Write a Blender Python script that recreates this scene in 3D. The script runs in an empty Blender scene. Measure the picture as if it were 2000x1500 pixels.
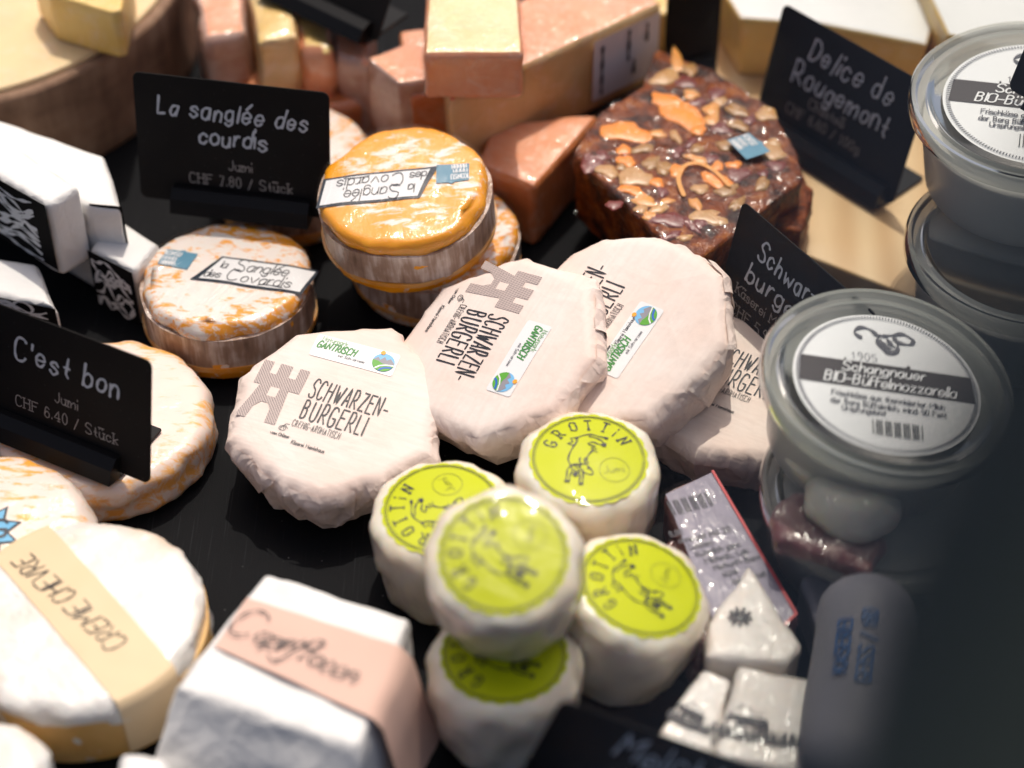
import bpy, bmesh, math, random
from mathutils import Vector, Matrix, noise
from mathutils.bvhtree import BVHTree
R = math.radians
random.seed(7)
scene = bpy.context.scene
col = scene.collection

# ---------------------------------------------------------------- camera
CAM = Vector((0, -0.7778, 0.7778))
LENS = 70.0
cd = bpy.data.cameras.new('camera'); cam = bpy.data.objects.new('camera', cd); col.objects.link(cam)
cam.location = CAM; cam.rotation_euler = (R(45), 0, 0)
cd.lens = LENS; cd.sensor_width = 36; cd.clip_start = 0.01; cd.clip_end = 50
cd.dof.use_dof = True; cd.dof.focus_distance = 1.045; cd.dof.aperture_fstop = 3.2
scene.camera = cam
# ---------------------------------------------------------------- sky and sun
SUN_EL, SUN_AZ = 65.0, 84.0            # azimuth measured from +x towards +y (behind the goods)
w = bpy.data.worlds.new('World'); scene.world = w; w.use_nodes = True
nt = w.node_tree; bg = nt.nodes['Background']
sky = nt.nodes.new('ShaderNodeTexSky'); sky.sky_type = 'NISHITA'; sky.sun_disc = False
sky.sun_elevation = R(SUN_EL); sky.sun_rotation = R(90 - SUN_AZ)
nt.links.new(sky.outputs[0], bg.inputs[0]); bg.inputs[1].default_value = 0.14; sky.ozone_density = 0.3; sky.dust_density = 6.0; sky.air_density = 0.7
sl = bpy.data.lights.new('sun', 'SUN'); so = bpy.data.objects.new('sun', sl); col.objects.link(so)
sl.energy = 3.0; sl.angle = R(0.5); sl.color = (1, 0.915, 0.80)
sdir = Vector((math.cos(R(SUN_EL)) * math.cos(R(SUN_AZ)), math.cos(R(SUN_EL)) * math.sin(R(SUN_AZ)), math.sin(R(SUN_EL))))
so.rotation_euler = sdir.to_track_quat('Z', 'Y').to_euler()
so.location = sdir * 3
scene.view_settings.view_transform = 'Standard'; scene.view_settings.look = 'None'
scene.view_settings.exposure = -0.26; scene.view_settings.gamma = 1
scene.cycles.use_denoising = True
scene.cycles.max_bounces = 10; scene.cycles.transparent_max_bounces = 24
scene.cycles.caustics_reflective = False; scene.cycles.caustics_refractive = False
scene.cycles.sample_clamp_indirect = 6

# ---------------------------------------------------------------- helpers: a photograph pixel to a point at a height
FW, UP, RT = Vector((0, .70711, -.70711)), Vector((0, .70711, .70711)), Vector((1, 0, 0))
FPX = LENS / 36 * 2000
def ray(px, py): return FW + RT * ((px - 1000) / FPX) + UP * ((750 - py) / FPX)
def spot(px, py, z):
    d = ray(px, py); return CAM + d * ((z - CAM.z) / d.z)
def pose(px, py, z, tilt=0, az=0, ang=0, H=0):
    """frame whose top centre is at the given place; z axis tilted by tilt towards azimuth az; x axis points ang in the view"""
    p = spot(px, py, z); t, a = R(tilt), R(az)
    n = Vector((math.sin(t) * math.cos(a), math.sin(t) * math.sin(a), math.cos(t)))
    d = RT * math.cos(R(ang)) + UP * math.sin(R(ang)); v = ray(px, py)
    u = (d - v * (d.dot(n) / v.dot(n))).normalized(); vv = n.cross(u)
    m = Matrix((u, vv, n)).transposed().to_4x4(); m.translation = p - n * H
    return m
def thing(name, label, cat, mtx=None, loc=None, group=None):
    o = bpy.data.objects.new(name, None); col.objects.link(o); o.empty_display_size = .02
    if mtx is not None: o.matrix_world = mtx
    if loc is not None: o.location = loc
    o['label'] = label; o['category'] = cat
    if group: o['group'] = group
    return o
def mobj(name, verts, faces, m, parent=None, smooth=True, sharp=None, label=None):
    me = bpy.data.meshes.new(name); me.from_pydata([tuple(v) for v in verts], [], faces); me.update()
    if m: me.materials.append(m)
    if smooth: me.polygons.foreach_set('use_smooth', [True] * len(me.polygons))
    if sharp: me.set_sharp_from_angle(angle=R(sharp))
    o = bpy.data.objects.new(name, me); col.objects.link(o)
    if parent: o.parent = parent
    if label: o['label'] = label
    return o
def bmobj(name, bm, m, parent=None, smooth=True, sharp=None):
    me = bpy.data.meshes.new(name); bmesh.ops.recalc_face_normals(bm, faces=bm.faces[:]); bm.to_mesh(me); bm.free()
    if m: me.materials.append(m)
    if smooth: me.polygons.foreach_set('use_smooth', [True] * len(me.polygons))
    if sharp: me.set_sharp_from_angle(angle=R(sharp))
    o = bpy.data.objects.new(name, me); col.objects.link(o)
    if parent: o.parent = parent
    return o
def fbm(x, y, z, s, o=3):
    v = 0; a = 1
    for i in range(o):
        v += a * noise.noise(Vector((x * s, y * s, z * s))); s *= 2.1; a *= .5
    return v

# ---------------------------------------------------------------- materials
class NT:
    def __init__(s, name):
        s.m = bpy.data.materials.new(name); s.m.use_nodes = True; s.t = s.m.node_tree
        s.b = s.t.nodes['Principled BSDF']; s.tc = s.t.nodes.new('ShaderNodeTexCoord'); s.co = s.tc.outputs['Object']
    def n(s, typ, **kw):
        x = s.t.nodes.new('ShaderNode' + typ)
        for k, v in kw.items(): setattr(x, k, v)
        return x
    def l(s, a, b): s.t.links.new(a, b)
    def mapped(s, sc=(1, 1, 1), rot=(0, 0, 0), loc=(0, 0, 0)):
        x = s.n('Mapping'); x.inputs['Scale'].default_value = sc; x.inputs['Rotation'].default_value = rot; x.inputs['Location'].default_value = loc
        s.l(s.co, x.inputs[0]); return x.outputs[0]
    def noise(s, scale, detail=3, sc=(1, 1, 1), rot=(0, 0, 0), dist=0, rough=.5):
        x = s.n('TexNoise'); x.inputs['Scale'].default_value = scale; x.inputs['Detail'].default_value = detail
        x.inputs['Distortion'].default_value = dist; x.inputs['Roughness'].default_value = rough
        s.l(s.mapped(sc, rot), x.inputs['Vector']); return x.outputs['Fac']
    def ramp(s, fac, stops, interp='LINEAR'):
        x = s.n('ValToRGB'); s.l(fac, x.inputs[0]); e = x.color_ramp.elements; x.color_ramp.interpolation = interp
        while len(e) < len(stops): e.new(.5)
        for i, (p, c) in enumerate(stops):
            e[i].position = p; e[i].color = (*c, 1) if len(c) == 3 else c
        return x.outputs[0]
    def mix(s, fac, a, b):
        x = s.n('Mix', data_type='RGBA')
        if hasattr(fac, 'name'): s.l(fac, x.inputs[0])
        else: x.inputs[0].default_value = fac
        for v, i in ((a, 6), (b, 7)):
            if hasattr(v, 'name'): s.l(v, x.inputs[i])
            else: x.inputs[i].default_value = (*v, 1)
        return x.outputs[2]
    def math(s, op, a, b=0):
        x = s.n('Math', operation=op)
        for v, i in ((a, 0), (b, 1)):
            if hasattr(v, 'name'): s.l(v, x.inputs[i])
            else: x.inputs[i].default_value = v
        return x.outputs[0]
    def bump(s, h, strength=.5, dist=.001, coat=False, base=True):
        x = s.n('Bump'); x.inputs['Strength'].default_value = strength; x.inputs['Distance'].default_value = dist
        s.l(h, x.inputs['Height'])
        if base: s.l(x.outputs[0], s.b.inputs['Normal'])
        if coat: s.l(x.outputs[0], s.b.inputs['Coat Normal'])
    def set(s, **kw):
        for k, v in kw.items():
            i = s.b.inputs[k.replace('_', ' ')]
            if hasattr(v, 'name') and not isinstance(v, (str, tuple)): s.l(v, i)
            else: i.default_value = (*v, 1) if isinstance(v, tuple) and len(v) == 3 and k != 'Subsurface_Radius' else v
        return s
    def film(s, scale=60, strength=.6, dist=.0016, rough=.17, w=.7, sc=(1, 1, .35)):
        a = s.noise(scale, 3, sc, dist=1.2); v = s.noise(scale * 2.6, 2, (sc[1], sc[0] * .3, sc[2]), (.3, .2, .6), dist=1)
        r = s.math('ABSOLUTE', s.math('SUBTRACT', a, .5)); h = s.math('ADD', r, s.math('MULTIPLY', v, .35)); h = s.math('ADD', h, s.math('MULTIPLY', s.noise(scale * 6, 2, dist=1), .22))
        s.set(Coat_Weight=w, Coat_Roughness=rough, Coat_IOR=1.5); s.bump(h, strength, dist, coat=True, base=False)
        return s

def plain(name, c, rough=.6, metallic=0.0, bump=None, spec=.4):
    n = NT(name); n.set(Base_Color=c, Roughness=rough, Metallic=metallic, Specular_IOR_Level=spec)
    if bump: n.bump(n.noise(bump[0], 4), bump[1], bump[2])
    return n.m
def tab_material():
    n = NT('black_board'); f = n.noise(6, 5); sc = n.noise(900, 2, (1, .02, 1), (0, 0, .5)); g = n.noise(1500, 2)
    c = n.mix(n.ramp(f, [(.3, (0, 0, 0)), (.75, (1, 1, 1))]), (.003, .0036, .005), (.007, .0075, .009))
    c = n.mix(n.ramp(sc, [(.62, (0, 0, 0)), (.8, (.6, .6, .6))]), c, (.03, .032, .036))
    v = n.n('TexVoronoi'); v.inputs['Scale'].default_value = 130; n.l(n.mapped(), v.inputs['Vector'])
    c = n.mix(n.ramp(v.outputs['Distance'], [(.035, (1, 1, 1)), (.05, (0, 0, 0))]), c, (.12, .12, .12))
    n.set(Base_Color=c, Roughness=.75, Specular_IOR_Level=.12); n.bump(n.math('ADD', g, sc), .25, .0003); return n.m
def paper_material(name, c1, c2, streak=True, rough=.55):
    n = NT(name); a = n.noise(28, 4, (1, 1, 1)); st = n.noise(420, 3, (.12, 1, 1), (0, 0, .1)); b = n.noise(130, 3)
    c = n.mix(n.ramp(a, [(.35, (0, 0, 0)), (.7, (1, 1, 1))]), c1, c2)
    if streak: c = n.mix(n.math('MULTIPLY', n.ramp(st, [(.4, (0, 0, 0)), (.75, (1, 1, 1))]), .32), c, tuple(x * .9 for x in c2))
    n.set(Base_Color=c, Roughness=rough, Specular_IOR_Level=.3)
    v = n.n('TexVoronoi', feature='DISTANCE_TO_EDGE'); v.inputs['Scale'].default_value = 34
    n.l(n.mapped((1, 1, 1.4)), v.inputs['Vector'])
    h = n.math('ADD', n.math('MULTIPLY', b, .45), n.math('MULTIPLY', st, .22)); h = n.math('ADD', h, n.math('MULTIPLY', n.math('MINIMUM', v.outputs['Distance'], .12), -1.2))
    sp = n.n('SeparateXYZ'); n.l(n.tc.outputs['Normal'], sp.inputs[0])
    side = n.ramp(sp.outputs['Z'], [(.55, (1, 1, 1)), (.97, (0, 0, 0))]); v2 = n.n('TexVoronoi', feature='DISTANCE_TO_EDGE'); v2.inputs['Scale'].default_value = 95 if streak else 28
    q = n.n('TexNoise'); q.inputs['Scale'].default_value = 60; n.l(n.mapped(), q.inputs['Vector']); k = n.n('VectorMath', operation='SCALE'); k.inputs['Scale'].default_value = .012; n.l(q.outputs['Color'], k.inputs[0])
    d = n.n('VectorMath', operation='ADD'); n.l(n.mapped((1, 1, .45)), d.inputs[0]); n.l(k.outputs[0], d.inputs[1]); n.l(d.outputs[0], v2.inputs['Vector'])
    cr = n.math('MULTIPLY', n.math('MULTIPLY', n.math('MINIMUM', v2.outputs['Distance'], .3), -3.5 if streak else -5), side); h = n.math('ADD', h, cr)
    n.bump(h, .75, .0011); return n.m
def rind_material(name, base, orange, scale=55, lo=.48, hi=.6, stretch=(.5, 1.6, 1), film=True, rot=0.3, edge=None, sss=.15):
    n = NT(name); a = n.noise(scale, 5, stretch, (0, 0, rot), dist=.4, rough=.65); f = n.noise(16, 2)
    h = n.math('ADD', n.math('MULTIPLY', a, .72), n.math('MULTIPLY', f, .3))
    if edge:      # washed rind shows more towards the rim of the disc
        g = n.n('VectorMath', operation='LENGTH'); n.l(n.mapped((1, 1, 0)), g.inputs[0])
        e = n.ramp(n.math('DIVIDE', g.outputs['Value'], edge), [(.6, (0, 0, 0)), (1, (1, 1, 1))])
        h = n.math('ADD', h, n.math('MULTIPLY', e, .09))
    m = n.ramp(h, [(lo, (0, 0, 0)), (hi, (1, 1, 1))])
    c = n.mix(m, base, orange)
    n.set(Base_Color=c, Roughness=.5, Subsurface_Weight=sss, Subsurface_Scale=.005); n.bump(n.noise(300, 4), .3, .0005)
    if film: n.film(w=.35)
    return n.m

MAT = {}
MAT['table'] = tab_material()
MAT['paper'] = paper_material('pink_paper', (.84, .74, .68), (.82, .65, .57))
MAT['white_paper'] = paper_material('white_paper', (.80, .79, .77), (.76, .75, .73), False)
MAT['sanglee'] = rind_material('washed_rind', (.82, .74, .68), (.86, .34, .012), 190, .53, .62, (.7, 1.3, 1), edge=.048)
MAT['sanglee_rich'] = rind_material('washed_rind_rich', (.84, .76, .68), (.92, .36, .002), 120, .43, .51, (.6, 1.5, 1), rot=.9, edge=.048)
MAT['cestbon'] = rind_material('pale_rind', (.80, .66, .58), (.85, .42, .10), 120, .58, .7, (.6, 1.7, 1), edge=.057)
MAT['speckled'] = rind_material('speckled_rind', (.80, .68, .60), (.86, .38, .04), 130, .52, .6, (.5, 1.8, 1))
MAT['orange_rim'] = rind_material('orange_rim', (.75, .45, .2), (.80, .32, .03), 90, .4, .6)
def bark():
    n = NT('bark_band'); a = n.noise(260, 4, (1, 1, .12)); f = n.noise(50, 4)
    c = n.ramp(n.math('ADD', n.math('MULTIPLY', a, .5), n.math('MULTIPLY', f, .5)), [(.3, (.14, .08, .05)), (.48, (.38, .25, .18)), (.62, (.70, .60, .54))])
    n.set(Base_Color=c, Roughness=.6); n.film(110, .9, .0016, .17, .9, (1, 1, .15)); return n.m
MAT['bark'] = bark()
def grottin():
    n = NT('fresh_goat_cheese'); f = n.noise(40, 3)
    c = n.mix(n.ramp(f, [(.35, (0, 0, 0)), (.7, (1, 1, 1))]), (.83, .76, .64), (.82, .68, .50))
    n.set(Base_Color=c, Roughness=.4, Subsurface_Weight=.6, Subsurface_Scale=.011, Subsurface_Radius=(1, .6, .3))
    n.bump(n.noise(90, 4), .35, .001); n.film(75, .9, .0016, .16, 1.0, (1, 1, .3)); return n.m
MAT['grottin'] = grottin()
def wrinkled():
    n = NT('wrinkled_white_rind'); f = n.noise(22, 3); v = n.n('TexVoronoi', feature='SMOOTH_F1'); v.inputs['Scale'].default_value = 55
    d = n.n('VectorMath', operation='ADD'); q = n.n('TexNoise'); q.inputs['Scale'].default_value = 40; n.l(n.mapped((1, .5, 1)), q.inputs['Vector'])
    k = n.n('VectorMath', operation='SCALE'); k.inputs['Scale'].default_value = .04; n.l(q.outputs['Color'], k.inputs[0])
    n.l(n.mapped((1, .55, 1), (0, 0, .6)), d.inputs[0]); n.l(k.outputs[0], d.inputs[1]); n.l(d.outputs[0], v.inputs['Vector'])
    c = n.mix(n.ramp(f, [(.5, (0, 0, 0)), (.72, (1, 1, 1))]), (.77, .75, .71), (.76, .58, .42))
    n.set(Base_Color=c, Roughness=.38, Subsurface_Weight=.08, Subsurface_Scale=.003); n.bump(n.math('ADD', v.outputs['Distance'], n.math('MULTIPLY', n.noise(120, 3), .5)), .9, .0032)
    n.set(Coat_Weight=.5, Coat_Roughness=.2); return n.m
MAT['wrinkled'] = wrinkled()
MAT['golden'] = rind_material('golden_side', (.72, .45, .17), (.62, .33, .08), 30, .4, .7, film=False)
MAT['band_cream'] = plain('cream_band', (.76, .58, .36), .55)
MAT['band_pink'] = plain('pink_band', (.72, .48, .39), .7)
def dusty():
    n = NT('black_card_face'); v = n.n('TexVoronoi'); v.inputs['Scale'].default_value = 260; n.l(n.mapped(), v.inputs['Vector'])
    c = n.mix(n.ramp(v.outputs['Distance'], [(.05, (.5, .5, .5)), (.08, (0, 0, 0))]), (.006, .005, .005), (.10, .10, .10)); c = n.mix(n.math('MULTIPLY', n.noise(25, 4), .04), c, (.2, .19, .18))
    n.set(Base_Color=c, Roughness=.65, Specular_IOR_Level=.12); return n.m
MAT['card_face'] = dusty()
MAT['card'] = plain('black_card', (.006, .005, .005), .7, bump=(900, .1, .0002), spec=.12)
MAT['holder'] = plain('black_plastic', (.007, .007, .008), .4, spec=.15)
MAT['chalk'] = plain('chalk_pen', (.50, .53, .58), .8)
MAT['chalk_dim'] = plain('grey_print', (.30, .28, .27), .7)
MAT['ink'] = plain('black_ink', (.012, .014, .022), .5)
MAT['ink_soft'] = plain('grey_ink', (.10, .10, .12), .6)
MAT['print_grey'] = plain('dark_grey_print', (.045, .045, .055), .6)
MAT['label_white'] = plain('white_label', (.80, .80, .80), .38)
MAT['lime'] = NT('lime_label').set(Base_Color=(.53, .58, .004), Roughness=.5, Specular_IOR_Level=.12).film(38, .25, .0007, .05, .3).m
MAT['green_print'] = plain('green_print', (.05, .27, .05), .5)
MAT['pale_green_print'] = plain('pale_green_print', (.25, .45, .22), .5)
MAT['sky_print'] = plain('light_blue_print', (.18, .48, .78), .5)
MAT['blue_print'] = plain('deep_blue_print', (.02, .12, .55), .5)
MAT['hill_print'] = plain('hill_green_print', (.10, .38, .03), .5)
MAT['rock_print'] = plain('rock_grey_print', (.28, .27, .31), .5)
MAT['sun_print'] = plain('sun_orange_print', (.9, .38, .03), .5)
MAT['teal'] = plain('teal_blue_sticker', (.10, .26, .37), .35)
MAT['navy'] = plain('navy_border', (.008, .018, .035), .35)
MAT['starblue'] = plain('bright_blue_label', (.12, .42, .68), .35)
def hatch():
    n = NT('hatched_print'); g = n.n('TexVoronoi', feature='DISTANCE_TO_EDGE'); 
    w1 = n.n('TexWave'); w1.inputs['Scale'].default_value = 420; w1.inputs['Distortion'].default_value = 1.0; n.l(n.mapped((1, 1, 0), (0, 0, .8)), w1.inputs['Vector'])
    w2 = n.n('TexWave'); w2.inputs['Scale'].default_value = 260; w2.inputs['Distortion'].default_value = 1.0; n.l(n.mapped((1, 1, 0), (0, 0, -.7)), w2.inputs['Vector'])
    h = n.math('MAXIMUM', n.math('MULTIPLY', w1.outputs['Fac'], 1), n.math('MULTIPLY', w2.outputs['Fac'], .8))
    c = n.mix(n.ramp(h, [(.3, (1, 1, 1)), (.8, (0, 0, 0))]), (.62, .5, .46), (.07, .06, .07)); n.set(Base_Color=c, Roughness=.6); return n.m
MAT['hatch'] = hatch()
def wood():
    n = NT('pine_board'); w = n.n('TexWave', wave_type='BANDS', bands_direction='X'); w.inputs['Scale'].default_value = 16; w.inputs['Distortion'].default_value = 5
    w.inputs['Detail'].default_value = 3; w.inputs['Detail Scale'].default_value = .7; n.l(n.mapped((1, .10, 1), (0, 0, .75)), w.inputs['Vector'])
    f = n.noise(200, 3, (1, .05, 1), (0, 0, .75))
    c = n.mix(w.outputs['Fac'], (.76, .54, .30), (.62, .39, .18)); c = n.mix(n.math('MULTIPLY', f, .3), c, (.5, .3, .13))
    n.set(Base_Color=c, Roughness=.5); n.bump(f, .2, .0004); return n.m
MAT['wood'] = wood()
def blockmat(name, c1, c2, scale=30, film=True, lo=.35, hi=.7, fs=75, fst=1.0):
    n = NT(name); f = n.noise(scale, 4); c = n.mix(n.ramp(f, [(lo, (0, 0, 0)), (hi, (1, 1, 1))]), c1, c2)
    fz = n.math('MULTIPLY', n.ramp(n.noise(75, 6, dist=.6, rough=.7), [(.50, (0, 0, 0)), (.72, (1, 1, 1))]), .38); c = n.mix(fz, c, (.86, .70, .58))
    dk = n.math('MULTIPLY', n.ramp(n.noise(22, 4), [(.30, (1, 1, 1)), (.5, (0, 0, 0))]), .22); c = n.mix(dk, c, tuple(v * .6 for v in c2))
    n.set(Base_Color=c, Roughness=.5, Subsurface_Weight=.1, Subsurface_Scale=.004); n.bump(n.noise(160, 4), .4, .001)
    if film: n.film(fs, fst, .003, .15, .6)
    return n.m
MAT['peach'] = blockmat('peach_rind', (.88, .40, .22), (.84, .29, .12), 40)
MAT['orange_deep'] = blockmat('deep_orange_rind', (.78, .27, .09), (.68, .19, .05), 30)
MAT['paste_tan'] = blockmat('tan_paste', (.80, .54, .25), (.74, .42, .14), 35)
MAT['paste_cream'] = blockmat('cream_paste', (.86, .75, .42), (.84, .68, .32), 60)
MAT['paste_yellow'] = blockmat('yellow_paste', (.85, .60, .20), (.80, .48, .10), 25)
MAT['rind_brown'] = blockmat('frosted_brown_rind', (.50, .22, .13), (.74, .54, .46), 45)
MAT['wheel_paste'] = blockmat('wheel_paste', (.80, .62, .36), (.78, .57, .30), 12, film=False)
def wheelrind():
    n = NT('wheel_rind'); a = n.noise(90, 4, (1, 1, .25)); b = n.noise(18, 3, (1, 1, 3))
    c = n.ramp(n.math('ADD', n.math('MULTIPLY', a, .5), n.math('MULTIPLY', b, .5)), [(.32, (.13, .07, .04)), (.5, (.26, .15, .09)), (.68, (.42, .28, .18))])
    n.set(Base_Color=c, Roughness=.75); n.bump(a, .6, .001); return n.m
MAT['wheel_rind'] = wheelrind()
def bread():
    n = NT('fruit_bread'); f = n.noise(70, 5, rough=.7); g = n.noise(260, 3)
    c = n.ramp(f, [(.37, (.02, .005, .002)), (.46, (.09, .018, .002)), (.57, (.21, .042, .002)), (.68, (.34, .11, .015))])
    n.set(Base_Color=c, Roughness=.6, Specular_IOR_Level=.15); n.bump(n.math('ADD', f, n.math('MULTIPLY', g, .5)), .8, .0025); n.film(110, 1.0, .004, .15, .25); return n.m
MAT['bread'] = bread()
for k, c in dict(apricot=(.90, .26, .002), nut=(.52, .27, .08), cranberry=(.16, .010, .003), fig=(.36, .17, .03), peel=(.72, .30, .05)).items():
    MAT[k] = NT(k + '_piece').set(Base_Color=c, Roughness=.35, Subsurface_Weight=.2, Subsurface_Scale=.004).film(110, 1.0, .004, .15, .6).m
def clear(name, tint, gloss=.08, rough=.06, alpha_haze=0.0, haze=(.6, .62, .62), bump=None, ior=1.45, const=None):
    """clear plastic: see-through with Fresnel reflection and, where it is milky, some diffuse"""
    n = NT(name); t = n.t; t.nodes.remove(n.b)
    tr = n.n('BsdfTransparent'); tr.inputs[0].default_value = (*tint, 1); gl = n.n('BsdfGlossy'); gl.inputs['Roughness'].default_value = rough
    df = n.n('BsdfDiffuse'); df.inputs[0].default_value = (*haze, 1)
    m0 = n.n('MixShader'); m0.inputs[0].default_value = alpha_haze; n.l(tr.outputs[0], m0.inputs[1]); n.l(df.outputs[0], m0.inputs[2])
    fr = n.n('Fresnel'); fr.inputs[0].default_value = ior
    m1 = n.n('MixShader'); m1.inputs[0].default_value = const or 0
    if not const: n.l(fr.outputs[0], m1.inputs[0])
    n.l(m0.outputs[0], m1.inputs[1]); n.l(gl.outputs[0], m1.inputs[2])
    if bump:
        b = n.n('Bump'); b.inputs['Strength'].default_value = bump[1]; b.inputs['Distance'].default_value = bump[2] if len(bump) > 2 else .0015
        q = n.noise(bump[0], 3, (1, .4, 1), dist=1); n.l(q, b.inputs['Height']); n.l(b.outputs[0], gl.inputs['Normal']); n.l(b.outputs[0], fr.inputs['Normal'])
    n.l(m1.outputs[0], t.nodes['Material Output'].inputs[0]); return n.m
MAT['film'] = clear('cling_film', (.98, .98, .98), bump=(90, 1.0, .0022), rough=.11, const=.035)
MAT['film_soft'] = clear('soft_film', (.99, .99, .99), bump=(110, .8, .003), rough=.13, const=.022)
MAT['film_tight'] = clear('wrinkled_film', (.985, .985, .985), bump=(110, 1.0, .0032), rough=.11, const=.048)
MAT['film_gloss'] = clear('glossy_film', (.99, .99, .99), bump=(45, .9, .0028), rough=.09, const=.04)
def milky(name, c, clearness, rough=.3):
    """thin polypropylene: partly see-through, otherwise white and lit through"""
    n = NT(name); t = n.t; t.nodes.remove(n.b); tr = n.n('BsdfTransparent'); df = n.n('BsdfDiffuse'); tl = n.n('BsdfTranslucent'); gl = n.n('BsdfGlossy')
    tr.inputs[0].default_value = (.97, .97, .96, 1); df.inputs[0].default_value = (*c, 1); tl.inputs[0].default_value = (*c, 1); gl.inputs['Roughness'].default_value = rough
    a = n.n('MixShader'); a.inputs[0].default_value = .55; n.l(df.outputs[0], a.inputs[1]); n.l(tl.outputs[0], a.inputs[2])
    m = n.n('MixShader'); m.inputs[0].default_value = clearness; n.l(a.outputs[0], m.inputs[1]); n.l(tr.outputs[0], m.inputs[2])
    f = n.n('Fresnel'); f.inputs[0].default_value = 1.2; g = n.n('MixShader'); n.l(f.outputs[0], g.inputs[0]); n.l(m.outputs[0], g.inputs[1]); n.l(gl.outputs[0], g.inputs[2])
    n.l(g.outputs[0], t.nodes['Material Output'].inputs[0]); return n.m
MAT['tub'] = milky('milky_tub_plastic', (.84, .83, .81), .22)
MAT['lid'] = milky('milky_lid_plastic', (.72, .74, .69), .55, .12)
MAT['mozz'] = NT('mozzarella').set(Base_Color=(.72, .66, .56), Roughness=.4, Subsurface_Weight=.4, Subsurface_Scale=.01).m
MAT['whey'] = plain('whey', (.84, .80, .74), .35)
MAT['meat'] = blockmat('cured_meat', (.13, .025, .028), (.20, .05, .05), 50)
MAT['pale_label'] = plain('pale_label', (.74, .66, .62), .4)
MAT['lilac'] = plain('lilac_label', (.27, .245, .32), .5)
MAT['red_edge'] = plain('red_edge', (.5, .03, .04), .4)
MAT['parch'] = blockmat('white_pack', (.76, .72, .68), (.70, .62, .56), 40)
MAT['casing'] = plain('white_casing', (.24, .23, .27), .55)
MAT['pale_blue_ink'] = plain('blue_ink', (.03, .11, .30), .5)
MAT['redprint'] = plain('red_print', (.45, .08, .1), .5)
MAT['dark_print'] = plain('brown_black_print', (.035, .028, .032), .4)

# ---------------------------------------------------------------- stroke lettering
G = {  # digit pairs x y on a grid; baseline 2, x height 6, capitals 9, descender 0; ~ = smooth
'A': (4, '02 29 42;14 34'), 'B': (4, '02 09;~09 29 38 37 26 06;~06 26 35 33 22 02'), 'C': (4, '~48 39 19 07 04 12 32 43'),
'D': (4, '02 09;~09 29 47 44 22 02'), 'E': (4, '49 09 02 42;06 36'), 'F': (4, '49 09 02;06 36'), 'G': (4, '~48 39 19 07 04 12 32 43 45;45 25'),
'H': (4, '02 09;49 42;06 46'), 'I': (0, '02 09'), 'J': (3, '~39 34 22 12 03'), 'K': (4, '02 09;49 05;16 42'), 'L': (3, '09 02 32'),
'M': (5, '02 09 25 59 52'), 'N': (4, '02 09 42 49'), 'O': (4, '~29 08 05 03 22 43 46 48 29'), 'P': (3, '02 09;~09 29 38 36 25 05'),
'R': (4, '02 09;~09 29 38 36 25 05;15 42'), 'S': (4, '~48 39 19 07 16 35 43 32 12 03'), 'T': (4, '09 49;29 22'), 'U': (4, '~09 04 12 32 44 49'),
'V': (4, '09 22 49'), 'W': (6, '09 22 37 42 69'), 'Z': (4, '09 49 02 42'),
'a': (3, '~36 16 05 03 12 22 34;36 32'), 'b': (3, '09 02;~05 16 26 35 33 22 12 03'), 'c': (3, '~35 26 16 05 03 12 22 33'),
'd': (3, '39 32;~35 26 16 05 03 12 22 33'), 'e': (3, '~04 34 35 26 16 05 03 12 22 33'), 'f': (2, '~29 19 08 02;06 26'),
'g': (3, '~35 26 16 05 03 12 22 33;~36 31 20 10 01'), 'h': (3, '09 02;~04 16 26 35 32'), 'i': (0, '06 02;08 09'), 'k': (3, '09 02;36 04;14 32'),
'l': (0, '09 02'), 'm': (5, '06 02;~04 16 25 22;~24 46 55 52'), 'n': (3, '06 02;~04 16 26 35 32'), 'o': (3, '~16 05 03 12 22 33 35 26 16'),
'p': (3, '06 00;~05 16 26 35 33 22 12 03'), 'r': (2, '06 02;~04 16 26'), 's': (3, '~35 26 16 05 24 33 22 12 03'), 't': (2, '18 13 22;05 25'),
'u': (3, '~06 03 12 22 34;36 32'), 'v': (4, '06 22 46'), 'w': (5, '06 12 25 42 56'), 'x': (3, '06 32;36 02'), 'y': (4, '06 22;46 10'), 'z': (3, '06 36 02 32'),
'0': (3, '~19 07 04 12 22 34 37 29 19'), '1': (2, '07 19 12'), '2': (3, '~08 19 29 38 36 02;02 32'), '3': (3, '~08 19 29 37 26 16;~16 26 34 22 12 03'),
'4': (4, '32 39 04 44'), '5': (3, '39 09 06;~06 26 35 33 22 12 03'), '6': (3, '~38 19 05 03 12 22 33 35 26 16 04'), '7': (3, '09 39 12'),
'8': (3, '~16 07 19 29 37 26 16 04 12 22 34 26'), '9': (3, '~35 16 07 19 29 37 35 22 12'), '/': (3, '01 39'), '-': (3, '05 35'), '.': (0, '02 03'), ',': (1, '13 01'), "'": (0, '09 07')}
ACC = {'é': ('e', '17 39'), 'É': ('E', ''), 'È': ('E', ''), 'ü': ('u', '08 09;28 29'), 'ä': ('a', '08 09;28 29')}
def catmull(p, n=5):
    if len(p) < 3: return p
    closed = (p[0] - p[-1]).length < 1e-6; q = []
    for i in range(len(p) - 1):
        a = p[i - 1] if i else (p[-2] if closed else p[0]); b, c = p[i], p[i + 1]
        d = p[i + 2] if i + 2 < len(p) else (p[1] if closed else p[-1])
        for k in range(n):
            t = k / n; q.append(.5 * ((2 * b) + (c - a) * t + (2 * a - 5 * b + 4 * c - d) * t * t + (3 * b - a - 3 * c + d) * t ** 3))
    q.append(p[-1]); return q
def pline(s):
    out = []
    for part in s.split(';'):
        part = part.strip()
        if not part: continue
        sm = part[0] == '~'; pts = [Vector((int(c[0]), int(c[1]))) for c in part.lstrip('~').split()]
        out.append(catmull(pts) if sm else pts)
    return out
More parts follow.
